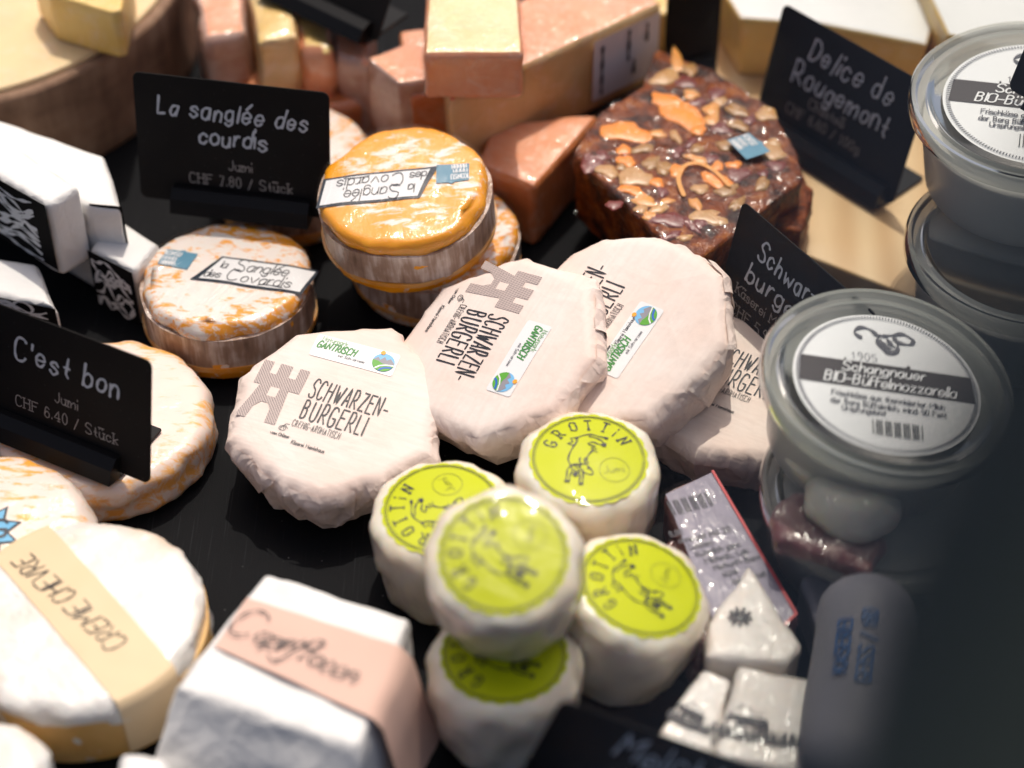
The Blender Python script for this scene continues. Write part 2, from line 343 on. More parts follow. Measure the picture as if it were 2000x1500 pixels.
def text(s, size, x=0, y=0, ang=0, slant=0, gap=1.6, jit=0, wide=1.0, serif=False, align='l', arc=None, wave=0):
    """strokes of a line of writing; size = capital height in metres; arc=(radius, centre angle) writes round a circle"""
    k = size / 7; cur = 0; out = []; rnd = random.Random(s)
    items = []
    for ch in s:
        if ch == ' ': cur += 3.2; continue
        extra = ''
        if ch in ACC: ch, extra = ACC[ch]
        wd, st = G[ch]; items.append((cur, wd, pline(st) + pline(extra), ch)); cur += wd * wide + gap
    total = cur - gap
    x0 = {'l': 0, 'c': -total / 2, 'r': -total}[align]
    for cx, wd, sts, ch in items:
        jr, jy, js = rnd.uniform(-jit, jit) * .12, rnd.uniform(-jit, jit) * .6, 1 + rnd.uniform(-jit, jit) * .1
        if serif:
            add = []
            for p in sts:
                if len(p) <= 5 and ch not in 'iZ.,/-':
                    for e, f in ((p[0], p[1]), (p[-1], p[-2])):
                        if abs(e.y - f.y) > abs(e.x - f.x) * 1.2 and (e.y in (2, 9, 6)):
                            add.append([e + Vector((-.9, 0)), e + Vector((.9, 0))])
            sts = sts + add
        for p in sts:
            q = []
            for v in p:
                lx, ly = (v.x - wd / 2) * wide * js, (v.y - 2) * js
                lx, ly = lx * math.cos(jr) - ly * math.sin(jr), lx * math.sin(jr) + ly * math.cos(jr)
                lx += slant * ly; ly += jy; gx = cx + wd * wide / 2 + x0
                if arc:
                    a = R(arc[1]) - gx * k / arc[0]
                    q.append(Vector(((arc[0] + ly * k) * math.cos(a) + lx * k * math.sin(a), (arc[0] + ly * k) * math.sin(a) - lx * k * math.cos(a))))
                else: q.append(Vector(((gx + lx) * k, ly * k + wave * math.sin(gx * .35) * k)))
            out.append(q)
    c, s_ = math.cos(R(ang)), math.sin(R(ang))
    return [[Vector((x + v.x * c - v.y * s_, y + v.x * s_ + v.y * c)) for v in p] for p in out]
def curve_pts(s, k, x=0, y=0, ang=0):
    """free strokes from 'x,y x,y; ...' with ~ for smooth"""
    out = []; c, s_ = math.cos(R(ang)), math.sin(R(ang))
    for part in s.split(';'):
        part = part.strip()
        if not part: continue
        sm = part[0] == '~'; pts = [Vector(tuple(float(a) for a in q.split(','))) for q in part.lstrip('~').split()]
        pts = catmull(pts, 4) if sm else pts
        out.append([Vector((x + k * (v.x * c - v.y * s_), y + k * (v.x * s_ + v.y * c))) for v in pts])
    return out
def ribbons(name, strokes, pen, mapf, m, parent, eps=.0003, step=.0016, vary=0):
    V, F = [], []
    for si, p in enumerate(strokes):
        q = [p[0]]
        for a, b in zip(p, p[1:]):
            n = max(1, int((b - a).length / step))
            for i in range(1, n + 1): q.append(a.lerp(b, i / n))
        if len(q) < 2: continue
        if (q[0] - q[-1]).length > 1e-7:
            d0 = (q[0] - q[1]); d1 = (q[-1] - q[-2])
            if d0.length < 1e-9 or d1.length < 1e-9: continue
            q = [q[0] + d0.normalized() * pen * .4] + q + [q[-1] + d1.normalized() * pen * .4]
        b0 = len(V); e = eps + (si % 12) * 1.2e-5
        for i, v in enumerate(q):
            t = (q[min(i + 1, len(q) - 1)] - q[max(i - 1, 0)])
            t = t.normalized() if t.length > 1e-9 else Vector((1, 0)); nrm = Vector((-t.y, t.x))
            hw = pen * (.5 if 0 < i < len(q) - 1 else .28)
            if vary: hw *= 1 + vary * math.sin(i * .9 + si)
            V.append(mapf(*(v + nrm * hw), e)); V.append(mapf(*(v - nrm * hw), e))
        for i in range(len(q) - 1): F.append((b0 + 2 * i, b0 + 2 * i + 1, b0 + 2 * i + 3, b0 + 2 * i + 2))
    return mobj(name, V, F, m, parent, smooth=False)
def patch(name, poly, mapf, m, parent, eps=.0002, cell=.0035, thick=0):
    bm = bmesh.new(); bm.faces.new([bm.verts.new((p[0], p[1], 0)) for p in poly]); bm.normal_update()
    if bm.faces[:][0].normal.z < 0: bmesh.ops.reverse_faces(bm, faces=bm.faces[:])
    for ax in (0, 1):
        lo = min(p[ax] for p in poly); hi = max(p[ax] for p in poly); k = max(1, int((hi - lo) / cell))
        for i in range(1, k):
            no = [0, 0, 0]; no[ax] = 1; co = [0, 0, 0]; co[ax] = lo + (hi - lo) * i / k + 1e-6
            bmesh.ops.bisect_plane(bm, geom=bm.verts[:] + bm.edges[:] + bm.faces[:], plane_co=co, plane_no=no)
    bmesh.ops.triangulate(bm, faces=bm.faces[:])
    for v in bm.verts: v.co = mapf(v.co.x, v.co.y, eps)
    me = bpy.data.meshes.new(name); bm.to_mesh(me); bm.free(); me.materials.append(m)
    me.polygons.foreach_set('use_smooth', [True] * len(me.polygons))
    o = bpy.data.objects.new(name, me); col.objects.link(o); o.parent = parent; return o
def circ(r, n=40, x=0, y=0, ry=None, a0=0, a1=360):
    ry = ry or r; return [(x + r * math.cos(R(a0 + (a1 - a0) * i / n)), y + ry * math.sin(R(a0 + (a1 - a0) * i / n))) for i in range(n + (a1 - a0 < 360))]
def xf(poly, x=0, y=0, ang=0, k=1):
    c, s = math.cos(R(ang)), math.sin(R(ang)); return [(x + k * (p[0] * c - p[1] * s), y + k * (p[0] * s + p[1] * c)) for p in poly]
def rrect(w, h, r, n=5):
    out = []
    for cx, cy, a in ((w / 2 - r, h / 2 - r, 0), (-w / 2 + r, h / 2 - r, 90), (-w / 2 + r, -h / 2 + r, 180), (w / 2 - r, -h / 2 + r, 270)):
        for i in range(n + 1): out.append((cx + r * math.cos(R(a + 90 * i / n)), cy + r * math.sin(R(a + 90 * i / n))))
    return out

# ---------------------------------------------------------------- round goods
def disc(name, parent, m, Rr, H, edge, dome=.0015, taper=0, lump=(40, .0008), seed=0, seg=96, belly=0, rfun=None, crimp=None, z0=0, sharp=None):
    """a round cheese: top with surf(x,y), rounded rim, side, underside"""
    def surf(x, y):
        r2 = (x * x + y * y) / (Rr * Rr); return H - dome * r2 + lump[1] * .35 * fbm(x + seed, y, 0, lump[0], 2)
    prof = [(Rr - edge) * (i / 9) for i in range(1, 10)]
    rings = [('t', r, 0) for r in prof]
    for i in range(1, 7):
        a = R(90 * i / 6); rings.append(('e', Rr - edge + edge * math.sin(a), edge * (1 - math.cos(a))))
    hs = H - edge - edge * .7
    for i in range(1, 7): rings.append(('s', Rr - taper * i / 6 + belly * math.sin(math.pi * i / 6), edge + hs * i / 6))
    for i in range(1, 4):
        a = R(90 * i / 3); rings.append(('b', Rr - taper - edge * .7 * (1 - math.cos(a)), edge + hs + edge * .7 * math.sin(a)))
    V = [Vector((0, 0, surf(0, 0)))]; F = []
    for kind, r, d in rings:
        for j in range(seg):
            a = 2 * math.pi * j / seg; rr = r * (rfun(a) if rfun else 1)
            x, y = rr * math.cos(a), rr * math.sin(a)
            if kind == 't': z = surf(x, y)
            else:
                k = (Rr - edge) * (rfun(a) if rfun else 1); z = surf(k * math.cos(a), k * math.sin(a)) - d
                if kind == 'b' : z = max(z, 0) if d < H else 0
                q = fbm(x + seed, y, z * 1.3, lump[0], 3) * lump[1] * (1.3 if kind != 'b' else .3)
                if crimp: q += crimp(a, d)
                x += q * math.cos(a); y += q * math.sin(a)
            V.append(Vector((x, y, z + z0)))
    for j in range(seg): F.append((0, 1 + j, 1 + (j + 1) % seg))
    for i in range(len(rings) - 1):
        for j in range(seg):
            a, b = 1 + i * seg + j, 1 + i * seg + (j + 1) % seg; F.append((a, a + seg, b + seg, b))
    V.append(Vector((0, 0, z0))); c = len(V) - 1; s0 = 1 + (len(rings) - 1) * seg
    for j in range(seg): F.append((c, s0 + (j + 1) % seg, s0 + j))
    o = mobj(name, V, F, m, parent, sharp=sharp)
    return o, (lambda x, y, e: Vector((x, y, surf(x, y) + e + z0)))
def ring(name, parent, m, Rr, z0, z1, thick=.0012, seg=96, wob=.0008, seed=0, taper=0, lap=0):
    V, F = [], []
    for j in range(seg):
        a = 2 * math.pi * j / seg
        for (z, t) in ((z0, -.001), (z0, thick), (z1, thick), (z1, -.001)):
            q = wob * fbm(math.cos(a) * .04 + seed, math.sin(a) * .04, z, 60, 2); r = Rr + t + q - taper * (z1 - z) / (z1 - z0)
            V.append((r * math.cos(a), r * math.sin(a), z + wob * 1.5 * fbm(math.cos(a) * .03, math.sin(a) * .03, seed, 40, 2)))
    for j in range(seg):
        for i in range(4):
            a, b = 4 * j + i, 4 * ((j + 1) % seg) + i; c, d = 4 * ((j + 1) % seg) + (i + 1) % 4, 4 * j + (i + 1) % 4; F.append((a, b, c, d))
    return mobj(name, V, F, m, parent, sharp=40)

# paper wrapped round cheeses ------------------------------------------------
def gantrisch(parent, mapf, x, y, ang):
    w_, h_ = .046, .0150
    st = patch('sticker', xf(rrect(w_, h_, .0015), x, y, ang), mapf, MAT['label_white'], parent, .0003)
    def T(strokes): c, s = math.cos(R(ang)), math.sin(R(ang)); return [[Vector((x + v.x * c - v.y * s, y + v.x * s + v.y * c)) for v in p] for p in strokes]
    ribbons('green_lettering', T(text('GANTRISCH', .0044, -.0210, -.0012, slant=.22, gap=1.25, wide=.72)), .00072, mapf, MAT['green_print'], st, .0005)
    ribbons('pale_lettering', T(text('Naturpark', .0028, -.0195, .0040, gap=1.2)), .00032, mapf, MAT['pale_green_print'], st, .0005)
    ribbons('grey_lettering', T(text('mit Schwarzsee', .0018, -.0080, -.0042, gap=1.2)), .00022, mapf, MAT['ink_soft'], st, .0005)
    cx, cy, r = .0160, -.0003, .0060
    P = lambda pl: xf([(cx + r * a, cy + r * b) for a, b in pl], x, y, ang)
    patch('logo_sky', P(circ(1)), mapf, MAT['sky_print'], st, .00050)
    patch('logo_rock', P([(-.97, .1), (-.6, .45), (-.35, .2), (-.05, .62), (.2, .3), (.5, .55), (.95, .15), (.9, -.35), (-.9, -.35)]), mapf, MAT['rock_print'], st, .00056)
    patch('logo_hill', P([(-.99, .05), (-.5, .05), (0, -.15), (.5, -.1), (.99, 0)] + circ(.985, 20, a0=-2, a1=-178)), mapf, MAT['hill_print'], st, .00062)
    ribbons('logo_road', [[Vector(p) for p in P([(.95, -.1), (.3, -.22), (-.2, -.45), (-.5, -.78)])]], .0008, mapf, MAT['label_white'], st, .00068)
    ribbons('logo_river', [[Vector(p) for p in P([(.8, -.38), (.35, -.5), (.05, -.7), (-.08, -.9)])]], .0011, mapf, MAT['blue_print'], st, .00070)
    patch('logo_sun', P(circ(.22, 16, -.35, 1.0)), mapf, MAT['sun_print'], st, .00074)
CASTLE = [(-3, 0), (-2, 0), (-1.75, 1.5), (-1.2, 2.2), (-.5, 2.2), (-.1, 1.5), (0, 0), (1.1, 0), (.8, 4.1), (1.9, 4.1), (1.9, 7), (.9, 7), (.9, 5.6), (.15, 5.6), (.15, 7), (-1.1, 7), (-1.1, 5.6), (-1.8, 5.6), (-1.8, 7), (-2.8, 7), (-2.8, 4.1), (-2.1, 4.1)]
def burgerli(parent, mapf, dx=0, dy=0):
    cs = [(p[0] * .0054 - .0290 + dx, p[1] * .0054 - .0235 + dy) for p in CASTLE]
    patch('castle_print', cs, mapf, MAT['hatch'], parent, .00025)
    patch('castle_window', [(-.0290 + .0054 * a + dx, -.0235 + .0054 * b + dy) for a, b in ((-1.0, 3.0), (-.1, 3.0), (-.1, 4.1), (-1.0, 4.1))], mapf, MAT['paper'], parent, .00032)
    ribbons('lettering', text('SCHWARZEN-', .0118, -.0140 + dx, -.0010 + dy, gap=.95, wide=.40, jit=.3) + text('BURGERLI', .0118, -.0130 + dx, -.0150 + dy, gap=1.1, wide=.46, jit=.3),
            .00085, mapf, MAT['ink'], parent, .0003, vary=.15)
    ribbons('small_lettering', text('CREMIG-AROMATISCH', .0040, -.0148 + dx, -.0212 + dy, gap=1.2, wide=.42, jit=.3) + text('Käserei Mamishaus', .0021, -.011 + dx, -.0315 + dy, gap=1.3, wide=.8)
            + text('vom Chäser', .0017, -.0235 + dx, -.0290 + dy, gap=1.2) + curve_pts('~0,0 1,2 3,2 4,0 2,-1 0,0;~2,2 3,4 5,4;~5,1 3,3;~1,0 2,2 3,0', .0009, -.0205 + dx, -.0245 + dy), .0003, mapf, MAT['ink'], parent, .0003)
def wrapped(label, px, py, z, tilt, az, ang, seed, corners, H=.036, Rr=.056, sticker=(.004, .021, -3), pr=(0, 0), flaps=()):
    t = thing('wrapped_cheese', label, 'cheese', pose(px, py, z, tilt, az, ang, H), group='soft cheeses wrapped in pink paper')
    rnd = random.Random(seed)
    cs = sorted(corners)     # (angle, radius factor)
    def rf(a):
        a = math.degrees(a) % 360
        for i in range(len(cs)):
            a0, r0 = cs[i]; a1, r1 = cs[(i + 1) % len(cs)]
            if i == len(cs) - 1: a1 += 360
            aa = a if a >= cs[0][0] else a + 360
            if a0 <= aa <= a1:
                p0 = Vector((r0 * math.cos(R(a0)), r0 * math.sin(R(a0)))); p1 = Vector((r1 * math.cos(R(a1)), r1 * math.sin(R(a1)))); d = Vector((math.cos(R(aa)), math.sin(R(aa))))
                e = p1 - p0; den = d.x * e.y - d.y * e.x
                return (p0.x * e.y - p0.y * e.x) / den
        return 1
    folds = [(rnd.uniform(0, 360), rnd.uniform(6, 17), rnd.uniform(.0008, .0024), rnd.uniform(-1000, 1000), rnd.choice((-1, 1))) for _ in range(17)]
    def crimp(a, d):
        q = 0; dd = min(1, (d + .002) / .009); ad = math.degrees(a)
        for c, wd, am, sk, sg in folds:      # lapped pleats: rise slowly, drop at the edge of the lap
            x = ((ad - c - sk * d + 180) % 360 - 180) * sg
            if 0 < x < wd: q += am * (x / wd) * dd
            elif wd <= x < wd + 4: q += am * (1 - (x - wd) / 4) * dd
        return q
    body, mp = disc('paper_wrap', t, MAT['paper'], Rr, H, .009, dome=.0014, lump=(30, .0009), seed=seed, seg=360, rfun=rf, crimp=crimp, taper=.005, sharp=20)
    tree = BVHTree.FromPolygons([v.co for v in body.data.vertices], [p.vertices[:] for p in body.data.polygons])
    for a0, w0, skw in flaps:      # corners of the sheet folded over the side, standing slightly off it
        def fm(x, y, e):
            a = R(a0) + x / Rr; d = Vector((math.cos(a), math.sin(a), 0)); h = tree.ray_cast(d * Rr * 1.6 + Vector((0, 0, y)), -d)[0]
            r = (h.length_squared ** .5 if h else Rr); p = h if h else d * Rr
            return p + d * (e + .0012 * abs(x - skw) / w0 + .0010 * (1 - y / H)) + Vector((0, 0, .0004))
        patch('paper_fold', [(-w0, H - .0030), (w0 * .9, H - .0036), (w0 * .35 + skw, .007), (skw, .003)], fm, MAT['paper'], t, .0006, cell=.002)
    burgerli(t, mp, *pr)
    if sticker: gantrisch(t, mp, *sticker)
    return t

# ---------------------------------------------------------------- blocks cut to straight faces
def block(name, label, cat, px, zt, zb, m, side=None, grow=1.0, bev=.003, lump=(60, .0008), cell=.006, part='body', group=None, world=None, faces_m=None, shift=(0, 0)):
    """block whose top corners stand at height zt over the given picture points; sides go down to zb"""
    top = world or [spot(x, y, z_) if len(p) == 3 else spot(x, y, zt) for p in px for (x, y, z_) in [(p[0], p[1], p[2] if len(p) == 3 else zt)]]
    c = sum(top, Vector()) / len(top); base = Vector((c.x, c.y, zb))
    t = thing(name, label, cat, loc=base, group=group)
    bm = bmesh.new(); tv = [bm.verts.new(p - base) for p in top]
    bv = [bm.verts.new(Vector(((p.x - c.x) * grow + shift[0], (p.y - c.y) * grow + shift[1], 0))) for p in top]
    n = len(top); bm.faces.new(tv); bm.faces.new(bv[::-1])
    for i in range(n): bm.faces.new((tv[i], bv[i], bv[(i + 1) % n], tv[(i + 1) % n]))
    bmesh.ops.recalc_face_normals(bm, faces=bm.faces[:])
    if bev: bmesh.ops.bevel(bm, geom=bm.edges[:] + bm.verts[:], offset=bev, segments=3, profile=.6, affect='EDGES', clamp_overlap=True)
    for ax in range(3):
        lo = min(v.co[ax] for v in bm.verts); hi = max(v.co[ax] for v in bm.verts); k = min(40, max(1, int((hi - lo) / cell)))
        for i in range(1, k):
            no = [0, 0, 0]; no[ax] = 1; co = [0, 0, 0]; co[ax] = lo + (hi - lo) * i / k + 1e-5
            bmesh.ops.bisect_plane(bm, geom=bm.verts[:] + bm.edges[:] + bm.faces[:], plane_co=co, plane_no=no)
    bm.normal_update(); zm = max(v.co.z for v in bm.verts) - .006
    for f in bm.faces: f.material_index = 1 if (f.normal.z > .72 and f.calc_center_median().z > zm) else 0
    for v in bm.verts:
        w_ = v.co + base; v.co = v.co + v.normal * lump[1] * fbm(w_.x, w_.y, w_.z, lump[0], 3)
        if v.co.z < 0: v.co.z = 0
    if side:      # top and side of another look, still one thing: two parts
        bm2 = bm.copy()
        for b, keep in ((bm, 'top'), (bm2, 'side')):
            b.normal_update(); b.faces.ensure_lookup_table()
            kill = [f for f in b.faces if (f.material_index == 1) != (keep == 'top')]
            bmesh.ops.delete(b, geom=kill, context='FACES')
            for f in b.faces: f.material_index = 0
        bm_top = bmesh.new(); bmobj('top_face', bm, m, t); bmobj('side_faces', bm2, side, t, sharp=50); bm_top.free()
    else:
        for f in bm.faces: f.material_index = 0
        bmobj(part, bm, m, t, sharp=50)
    return t, base
def topmap(base, px, py, z, ang=0, tilt=0, az=0):
    M = pose(px, py, z, tilt, az, ang); return lambda x, y, e: (M @ Vector((x, y, e))) - base
def facemap(base, A, B, lean=0):
    """plane hanging down from the edge A-B: x along A->B, y up, towards the viewer is out"""
    u = (B - A).normalized(); n = Vector((u.y, -u.x, 0)).normalized(); up = (Vector((0, 0, 1)) * math.cos(R(lean)) - n * math.sin(R(lean)))
    up = (up - u * up.dot(u)).normalized(); nn = u.cross(up)
    return lambda x, y, e: A + u * x + up * y + nn * e - base

def film_over(t, off=.0010, amp=.0012, scale=70, mat='film'):
    """loose cling film round a cut piece, a little outside its faces"""
    bm = bmesh.new()
    for ch in [c for c in t.children if c.name.split('.')[0] in ('body', 'bread_crumb', 'pack_body', 'top_face', 'side_faces')]: bm.from_mesh(ch.data)
    bmesh.ops.remove_doubles(bm, verts=bm.verts[:], dist=.00002); bm.normal_update()
    for v in bm.verts:
        v.co += v.normal * (off + abs(fbm(v.co.x * 1.7 + v.co.y, v.co.y, v.co.z * 1.5, scale, 2)) * amp)
        if v.co.z < .0004: v.co.z = .0004
    for f in bm.faces: f.material_index = 0
    return bmobj('clear_film', bm, MAT[mat], t)

# ---------------------------------------------------------------- price cards
def card(label, pl, pr, z, hgt, lean, lines, dim, foot=True, bar=(.12, .85), slant=.15, group='black price cards in holders', barcol='holder', zr=None):
    A, B = spot(*pl, z), spot(*pr, z if zr is None else zr); u = (B - A).normalized(); W = (B - A).length
    n = Vector((u.y, -u.x, 0)).normalized(); up = Vector((0, 0, 1)) * math.cos(R(lean)) - n * math.sin(R(lean)); up = (up - u * up.dot(u)).normalized(); nn = u.cross(up)
    base = (A + B) / 2 - Vector((0, 0, .003)); t = thing('price_card', label, 'price card', loc=base, group=group)
    mp = lambda x, y, e: A + u * x + up * y + nn * e - base
    pl_ = [(W / 2 + p[0], hgt / 2 + p[1]) for p in rrect(W, hgt, .004)]
    V = [mp(x, y, 0) for x, y in pl_] + [mp(x, y, -.0009) for x, y in pl_]; N = len(pl_)
    pan = mobj('card_panel', V, [tuple(range(N)), tuple(range(2 * N - 1, N - 1, -1))] + [(i, i + N, (i + 1) % N + N, (i + 1) % N) for i in range(N)], MAT['card_face'], t, smooth=False)
    if lines: ribbons('chalk_lettering', [s for l in lines for s in l], .0014, mp, MAT['chalk'], pan, .0003, vary=.18)
    if dim: ribbons('price_lettering', [s for l in dim for s in l], .00055, mp, MAT['chalk_dim'], pan, .0003)
    # holder: a wedge-shaped bar before the card and a flat foot behind it
    x0, x1 = W * bar[0], W * bar[1]
    prof = [(.0002, -.003), (.010, -.003), (.0085, .0055), (.004, .0105), (.0002, .0105)]
    V = [mp(x, y, e) for x in (x0, x1) for (e, y) in prof]; m_ = len(prof)
    mobj('holder_bar', V, [tuple(range(m_))[::-1], tuple(range(m_, 2 * m_))] + [(i, (i + 1) % m_, (i + 1) % m_ + m_, i + m_) for i in range(m_)], MAT[barcol], t, smooth=False)
    if foot:
        f0 = lambda x, d, h: A + u * x - n * d + Vector((0, 0, h - .003)) - base
        V = [f0(x, d, h) for h in (0, .0018) for (x, d) in ((x0, .0), (x1, .0), (x1, .036), (x0, .036))]
        mobj('holder_foot', V, [(3, 2, 1, 0), (4, 5, 6, 7), (0, 1, 5, 4), (1, 2, 6, 5), (2, 3, 7, 6), (3, 0, 4, 7)], MAT[barcol], t, smooth=False)
    return t

# ================================================================= THE SETTING
def structure(o): o['kind'] = 'structure'; return o
bm = bmesh.new(); bmesh.ops.create_grid(bm, x_segments=8, y_segments=8, size=1.3)
for v in bm.verts: v.co.y += .15
table = structure(bmobj('table_top', bm, MAT['table'], smooth=False))

# pale pine board under the goods at the back right
bt, _ = block('wooden_board', 'pale pine serving board under the fruit bread and brie at the back right', 'board',
      [(1330, 330), (1440, -120), (2500, -120), (2500, 700), (1810, 590), (1560, 492)], .018, 0, MAT['wood'], bev=.002, lump=(20, .0002), cell=.03)

# ================================================================= SCHWARZEN... PINK PAPER CHEESES
oct1 = [(22, .98), (46, 1.0), (81, 1.08), (134, .96), (177, .95), (222, 1.05), (262, 1.01), (284, 1.07), (318, 1.0), (347, 1.08)]
wrapped('flat pink paper wrapped cheese in front left, castle print upright, alone on the black table', 652, 785, .046, 8, -80, -16, 3, oct1,
        sticker=(-.001, .0325, 1), Rr=.0565, flaps=((244, .016, -.006), (286, .018, .008), (322, .013, -.005), (350, .012, .004)))
wrapped('middle pink paper wrapped cheese with its print upside down, leaning between the other two', 962, 662, .060, 20, 205, -122, 11,
        [(22, 1.06), (62, 1.08), (84, 1.0), (97, 1.06), (144, 1.04), (168, .95), (193, .98), (245, .94), (294, .98), (335, 1.0)], sticker=(.0062, .0205, 0), pr=(0, -.0085), Rr=.0590, flaps=((30, .016, .006), (66, .014, -.006), (98, .016, .007), (128, .013, -.004)))
wrapped('pink paper wrapped cheese furthest back, rounded top edge below the fruit bread', 1205, 632, .066, 20, 215, 55, 23,
        [(0, 1.0), (20, 1.0), (40, 1.0), (60, .98), (80, .98), (115, 1.0), (150, 1.0), (190, 1.02), (228, 1.08), (262, 1.0), (284, 1.04), (326, 1.06)], sticker=(-.0056, -.0115, 0), pr=(0, .024), Rr=.0600, flaps=((232, .016, .006), (266, .014, -.006), (296, .016, .006), (328, .013, -.004)))
wrapped('pink paper wrapped cheese at the right partly under the round tub', 1440, 745, .036, 3, -100, -20, 31,
        [(0, 1.0), (44, 1.03), (90, 1.0), (133, 1.02), (180, 1.0), (226, 1.04), (270, .98), (315, 1.02)], sticker=None, pr=(0, .010), H=.033)

# ================================================================= GOAT CHEESES WITH LIME LABELS
COW = ('~1030,195 1055,178 1100,168 1140,178 1178,188;~1095,178 1125,186 1150,198 1166,214;~1088,214 1110,206 1135,216 1162,222;1040,184 1005,190 1017,204 990,214 1018,222 1034,208;~1040,198 1020,225 1000,255 990,288 1002,316;'
       '1092,220 1122,226 1100,238 1128,240 1106,250 1128,254;~1110,246 1085,268 1076,296;~1002,316 985,332 980,360 976,382;~1004,318 1006,340 996,360 990,386;~1034,334 1042,362 1036,396;~1056,332 1057,360 1052,392;'
       '~1002,316 1020,309 1048,309;~1045,310 1070,308 1090,325 1104,345 1095,355 1070,350 1050,338 1045,322;1046,314 1012,311 1030,326 1046,320;~1054,308 1043,295 1048,279;~1070,305 1066,291 1074,279;1086,300 1072,309;~1014,332 1026,345 1040,338;1078,326 1084,328')
BLOB = '1166,180 1186,184 1184,194 1166,192;1150,214 1176,212 1172,230 1152,228;968,378 990,382 988,392 968,390;1034,392 1056,392 1054,403 1034,402;1008,352 1018,343 1032,348 1034,360 1020,366 1010,362'
def trace(s_):
    return ';'.join(('~' if p.startswith('~') else '') + ' '.join('%.5f,%.5f' % ((float(q.split(',')[0]) - 1088) / 275 * .0286, (275 - float(q.split(',')[1])) / 208 * .0286) for q in p.lstrip('~').split()) for p in s_.split(';'))
COW, BLOB = trace(COW), trace(BLOB)
def goat(label, px, py, z, tilt, az, ang, seed, H=.055, Rr=.0357):
    t = thing('goat_cheese', label, 'cheese', pose(px, py, z, tilt, az, ang, H), group='small fresh goat cheeses with round lime labels')
    def crimp(a, d): return .00010 * math.sin(a * 37 + d * 90) * min(1, d / .012) + .0006 * math.sin(a * 9 + d * 200 + seed)
    body, mp = disc('cheese_body', t, MAT['grottin'], Rr, H, .0085, dome=.0022, taper=.0035, belly=.0012, lump=(55, .0014), seed=seed, seg=128, crimp=crimp)
    if seed == 3: disc('clear_film', t, MAT['film_gloss'], Rr + .0007, H + .0010, .0085, dome=.0022, taper=.0005, lump=(55, .0014), seed=seed, seg=96, crimp=lambda a, d: .0005 * math.sin(a * 21 + seed + d * 60) * min(1, d / .02))
    sc = [(.0286 * (1 + .035 * abs(math.sin(i * math.pi / 6))) * math.cos(2 * math.pi * i / 144), .0286 * (1 + .035 * abs(math.sin(i * math.pi / 6))) * math.sin(2 * math.pi * i / 144)) for i in range(144)]
    lab = patch('round_label', sc, mp, MAT['lime'], t, .0003)
    cr = lambda r, n=60: [Vector(p) for p in circ(r, n)] + [Vector((r, 0))]
    ribbons('rim_lines', [cr(.0274), ], .0005, mp, MAT['ink'], lab, .0005)
    ribbons('inner_rim_line', [cr(.0264)], .00026, mp, MAT['ink'], lab, .0005)
    ribbons('lettering', text('GROTTiN', .0066, arc=(.0180, 93), align='c', gap=4.0, wide=.85, serif=True, jit=.9), .00080, mp, MAT['ink'], lab, .0005, vary=.3)
    ribbons('cow_drawing', curve_pts(COW, 1), .00070, mp, MAT['ink'], lab, .0005, vary=.3)
    for h in BLOB.split(';'): patch('hoof_print', [tuple(float(v) for v in a.split(',')) for a in h.split()], mp, MAT['ink'], lab, .00066)
    ribbons('signature', [[Vector((p[0], p[1])) for p in circ(.0073, 30, .0122, -.0080)] + [Vector((.0195, -.0080))]] + text('Jumi', .0042, .0070, -.0100, 4, gap=1.6, wide=1.1), .00020, mp, MAT['ink'], lab, .0005)
    return t
goat('left goat cheese, its lime label half covered by the one on top', 862, 990, .055, 3, 200, 118, 1)
goat('back right goat cheese with a sharp clear cow drawing on its lime label', 1150, 893, .062, 3, -70, 0, 2, H=.058)
goat('goat cheese standing on the others at the front, bright glare on its lime label', 983, 1080, .105, 15, -95, 68, 3, H=.050)
goat('right goat cheese tipped towards the clear packs, label slanting down to the right', 1252, 1143, .058, 13, -5, 63, 4)
goat('lowest goat cheese at the bottom, shaded by the cheese above it', 985, 1275, .050, 4, 90, 76, 5, H=.05)

